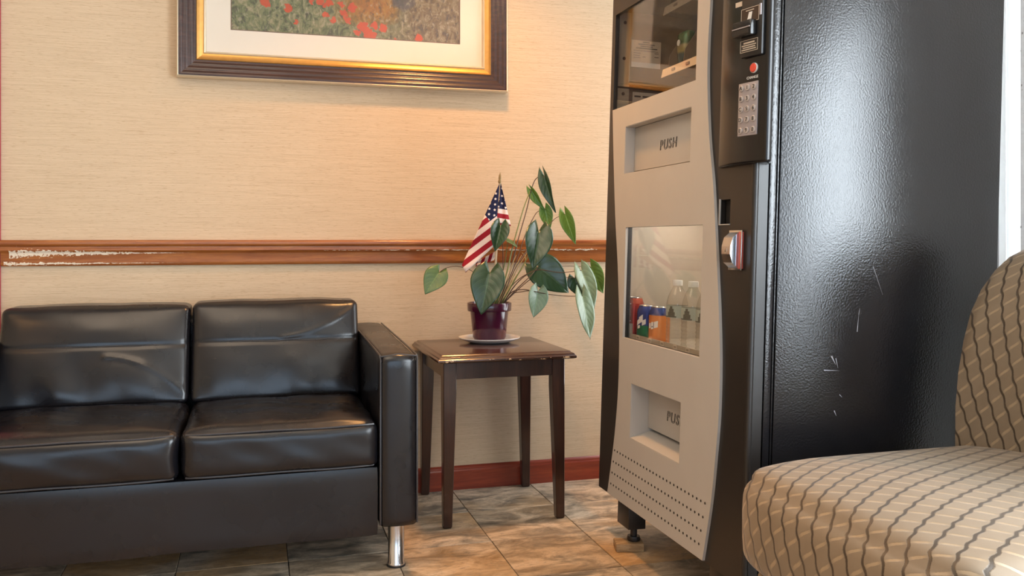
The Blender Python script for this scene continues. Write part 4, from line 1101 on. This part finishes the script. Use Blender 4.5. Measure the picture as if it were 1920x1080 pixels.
def bottle(l, label):
    t = goods('water_bottle', label, 'bottle', l, 'water bottles in the drink window')
    P = [(.0001, .004), (.024, .003), (.030, .006), (.032, .012)]
    for k in range(7):
        z = .018 + k * .0115; P += [(.0322, z), (.0302, z + .004), (.0302, z + .006), (.0322, z + .010)]
    P += [(.0322, .100), (.0322, .140), (.031, .150), (.0275, .166), (.021, .182), (.0140, .194), (.0128, .198), (.0128, .203)]
    b = MB().lathe(P, (0, 0, 0), 36, closed=True).build('bottle_body', M['pet'], t, ang=70)
    MB().lathe([(.0326, .103), (.0326, .139)], (0, 0, 0), 36, closed=True).build('bottle_label', M['label_teal'], t)
    for (a0, a1, z0, z1) in ((10, 52, .108, .120), (18, 46, .118, .130), (24, 38, .128, .137), (-30, 60, .104, .108)):
        m_ = MB(); vs_ = []
        for k in range(7):
            a = math.radians(180 + a0 + (a1 - a0) * k / 6); vs_ += [(.0331 * math.cos(a), .0331 * math.sin(a), z0), (.0331 * math.cos(a), .0331 * math.sin(a), z1)]
        m_.add(vs_, [(2 * k, 2 * k + 2, 2 * k + 3, 2 * k + 1) for k in range(6)]).build('label_tree', M['label_dark'], t)
    MB().lathe([(.0146, .199), (.0150, .200), (.0150, .213), (.0140, .2155), (.0001, .2155)], (0, 0, 0), 28).build('cap', M['white_plastic'], t)
bottle((.060, yl(2.412), DZ), 'clear water bottle right beside the orange can')
bottle((.060, yl(2.313), DZ), 'clear water bottle nearest the right edge of the drink window')
bottle((.060, yl(2.225), DZ), 'clear water bottle mostly hidden by the window edge')
for k, y in enumerate((2.690, 2.600, 2.512, 2.425, 2.340, 2.262)):
    pt = MB().box(.0200, .0212, yl(y) - .011, yl(y) + .011, .5225, .5375).build('price_tag', M['paper'], vm)
    MB().box(.0194, .0202, yl(y) - .007, yl(y) + .007, .527, .5325).build('price_figures', M['card_print'], pt)
MB().box(.0215, .0245, yl(2.10), yl(2.76), .505, .5365).build('tag_rail', M['post_tan'], vm)
# foil snack bag hanging in the upper tray
sb = goods('snack_bag', 'green and blue foil snack bag hanging behind the upper glass', 'snack', (.150, yl(2.577), 1.398), None)
g_me = soft_box(-.018, .018, -.034, .034, 0, .125, .012, (6, 10, 18), lambda q, p: (.010 * (1 - q.y ** 2) * (1 - q.z ** 2) * (1 if q.x > 0 else -1) + .004 * wr_((p.y * 30, p.z * 30, 1)), -.030 * max(0, -q.z) * q.y + .003 * wr_((p.z * 40, 0, 5)), 0))
def m_bag():
    t = NT('foil_bag'); sp = t.n('ShaderNodeSeparateXYZ', i_0=t.n('ShaderNodeTexCoord').outputs['Object'])
    c = t.ramp(t.math('MULTIPLY', sp.outputs[2], 8.0), [(0.0, (0.03, 0.075, 0.085)), (0.38, (0.05, 0.10, 0.11)), (0.45, (0.30, 0.26, 0.10)), (0.60, (0.28, 0.23, 0.12)), (0.66, (0.04, 0.13, 0.06)), (1.0, (0.06, 0.20, 0.09))])
    t.p(Base_Color=c, Roughness=.25, Metallic=.35); return t.m
bagm = m_bag()
link('bag', g_me, bagm, sb)
MB().lathe([(.0001, 0), (.010, 0), (.010, .002), (.0001, .003)], (0, 0, 0), 16, M=Matrix.Translation((-.027, 0, .085)) @ Matrix.Rotation(-PI / 2, 4, 'Y')).build('bag_emblem', M['white_plastic'], sb)

# ------------------------------------------------------------------ upholstered slipper chair
ch = thing('slipper_chair', 'armless tan slipper chair with diamond lattice upholstery beside the vending machine', 'chair', (1.38, 1.44, 0))
CY0, CY1, SX0, SX1, SZ0, SZ1 = 1.085, 1.795, 1.030, 1.74, .262, .492
def seat_disp(q, p):
    o = [0, 0, 0]
    ex, ey = 1 - abs(q.x) ** 3, 1 - abs(q.y) ** 3
    if q.z > 0:
        o[2] += q.z * (.028 * (1 - q.y ** 2) ** .8 * (1 - max(0, -q.x) ** 3) - .030 * max(0, -q.x - .45) ** 1.5)
    if q.x < 0:
        o[0] += -.018 * ey * (1 - q.z ** 2) * (-q.x) ** 3
        o[0] += .035 * abs(q.y) ** 6 * (-q.x) ** 4                 # rounded plan corners
    o[1] += (-.016 if q.y > 0 else .016) * abs(q.y) ** 4 * max(0, -q.x) ** 5
    return o
def seat_uv(p):
    return (-(p.y - 1.44) * 1.1, ((SX1 - p.x) + (.52 - p.z)) * 1.15)
me = soft_box(SX0, SX1, CY0, CY1, SZ0, SZ1, .055, (40, 40, 18), seat_disp, seat_uv, LOC[ch])
sc_ = link('seat', me, M['fabric'], ch)
# bottom piping follows the seat's lower edge
pp = []
def edge_pt(x, y): return (x, y, SZ0 + .004)
loop = [(SX0 + .030, CY0 + .10), (SX0 + .012, 1.3), (SX0 + .008, 1.44), (SX0 + .012, 1.58), (SX0 + .030, CY1 - .10), (SX0 + .085, CY1 - .035), (SX0 + .2, CY1 - .012), (1.5, CY1 - .010), (SX1 - .06, CY1 - .012), (SX1 - .02, CY1 - .06), (SX1 - .015, 1.44), (SX1 - .02, CY0 + .06), (SX1 - .06, CY0 + .012), (1.5, CY0 + .010), (SX0 + .2, CY0 + .012), (SX0 + .085, CY0 + .035)]
MB().tube([edge_pt(*p) for p in loop], .007, 8, closed=True).build('piping', M['piping'], sc_)
# backrest: curved profile with a rounded, rolled-back top
prof_f = [(.44, 1.655), (.50, 1.655), (.58, 1.656), (.66, 1.664), (.74, 1.680), (.81, 1.702), (.87, 1.730), (.92, 1.764), (.955, 1.800), (.978, 1.845), (.983, 1.885)]
prof_b = [(.975, 1.925), (.955, 1.945), (.90, 1.940), (.80, 1.918), (.70, 1.895), (.60, 1.875), (.50, 1.86), (.40, 1.85), (.30, 1.845), (.30, 1.75), (.40, 1.70)]
pl = [(x, z) for z, x in prof_f + prof_b]
NB = 30; vs = []; fs = []; uvl = []
acc = [0]
for i in range(1, len(pl)): acc.append(acc[-1] + math.dist(pl[i], pl[i - 1]))
cx_ = sum(p[0] for p in pl) / len(pl); cz_ = .70; n_ = len(pl)
for j in range(NB + 1):
    q = 2 * j / NB - 1; edge = (abs(q) - .93) / .07 if abs(q) > .93 else 0
    k = math.sqrt(max(0, 1 - edge ** 2)) if edge > 0 else 1
    y = 1.44 + q * .355
    shr = (1 - k) * .045
    for i, (x, z) in enumerate(pl):
        dx, dz = x - 1.80, z - .72
        X = x - .012 + .045 * (1 - q * q) * (1 if x < 1.85 else .3) * (1 if i < len(prof_f) else .6)
        top = max(0, (z - .80) / .18)
        yy = y - q * .03 * top ** 2
        vs.append((X + (shr if i < len(prof_f) else -shr), yy, z - (shr if top > .8 else 0) - .016 * q ** 6 * top + .012)); uvl.append((-(y - 1.44) * 1.38 + .02, -acc[i] * 1.3 + .03))
for j in range(NB):
    for i in range(n_):
        a = j * n_ + i; b = j * n_ + (i + 1) % n_
        fs.append((a, b, b + n_, a + n_))
fs.append(tuple(range(n_))); fs.append(tuple(reversed(range(NB * n_, (NB + 1) * n_))))
off = LOC[ch]; me = bpy.data.meshes.new('backrest'); me.from_pydata([tuple(Vector(p) - off) for p in vs], [], fs)
uv = me.uv_layers.new(name='UVMap')
for l in me.loops: uv.data[l.index].uv = uvl[l.vertex_index]
finish(me, True, 70)
link('backrest', me, M['fabric'], ch)
for x in (SX0 + .10, SX1 + .02):
    for y in (CY0 + .10, CY1 - .10):
        MB().frustum((x - .016, x + .016, y - .016, y + .016, 0), (x - .026, x + .026, y - .026, y + .026, SZ0 + .02)).build('leg', M['dark_wood'], ch, bevel=.003)
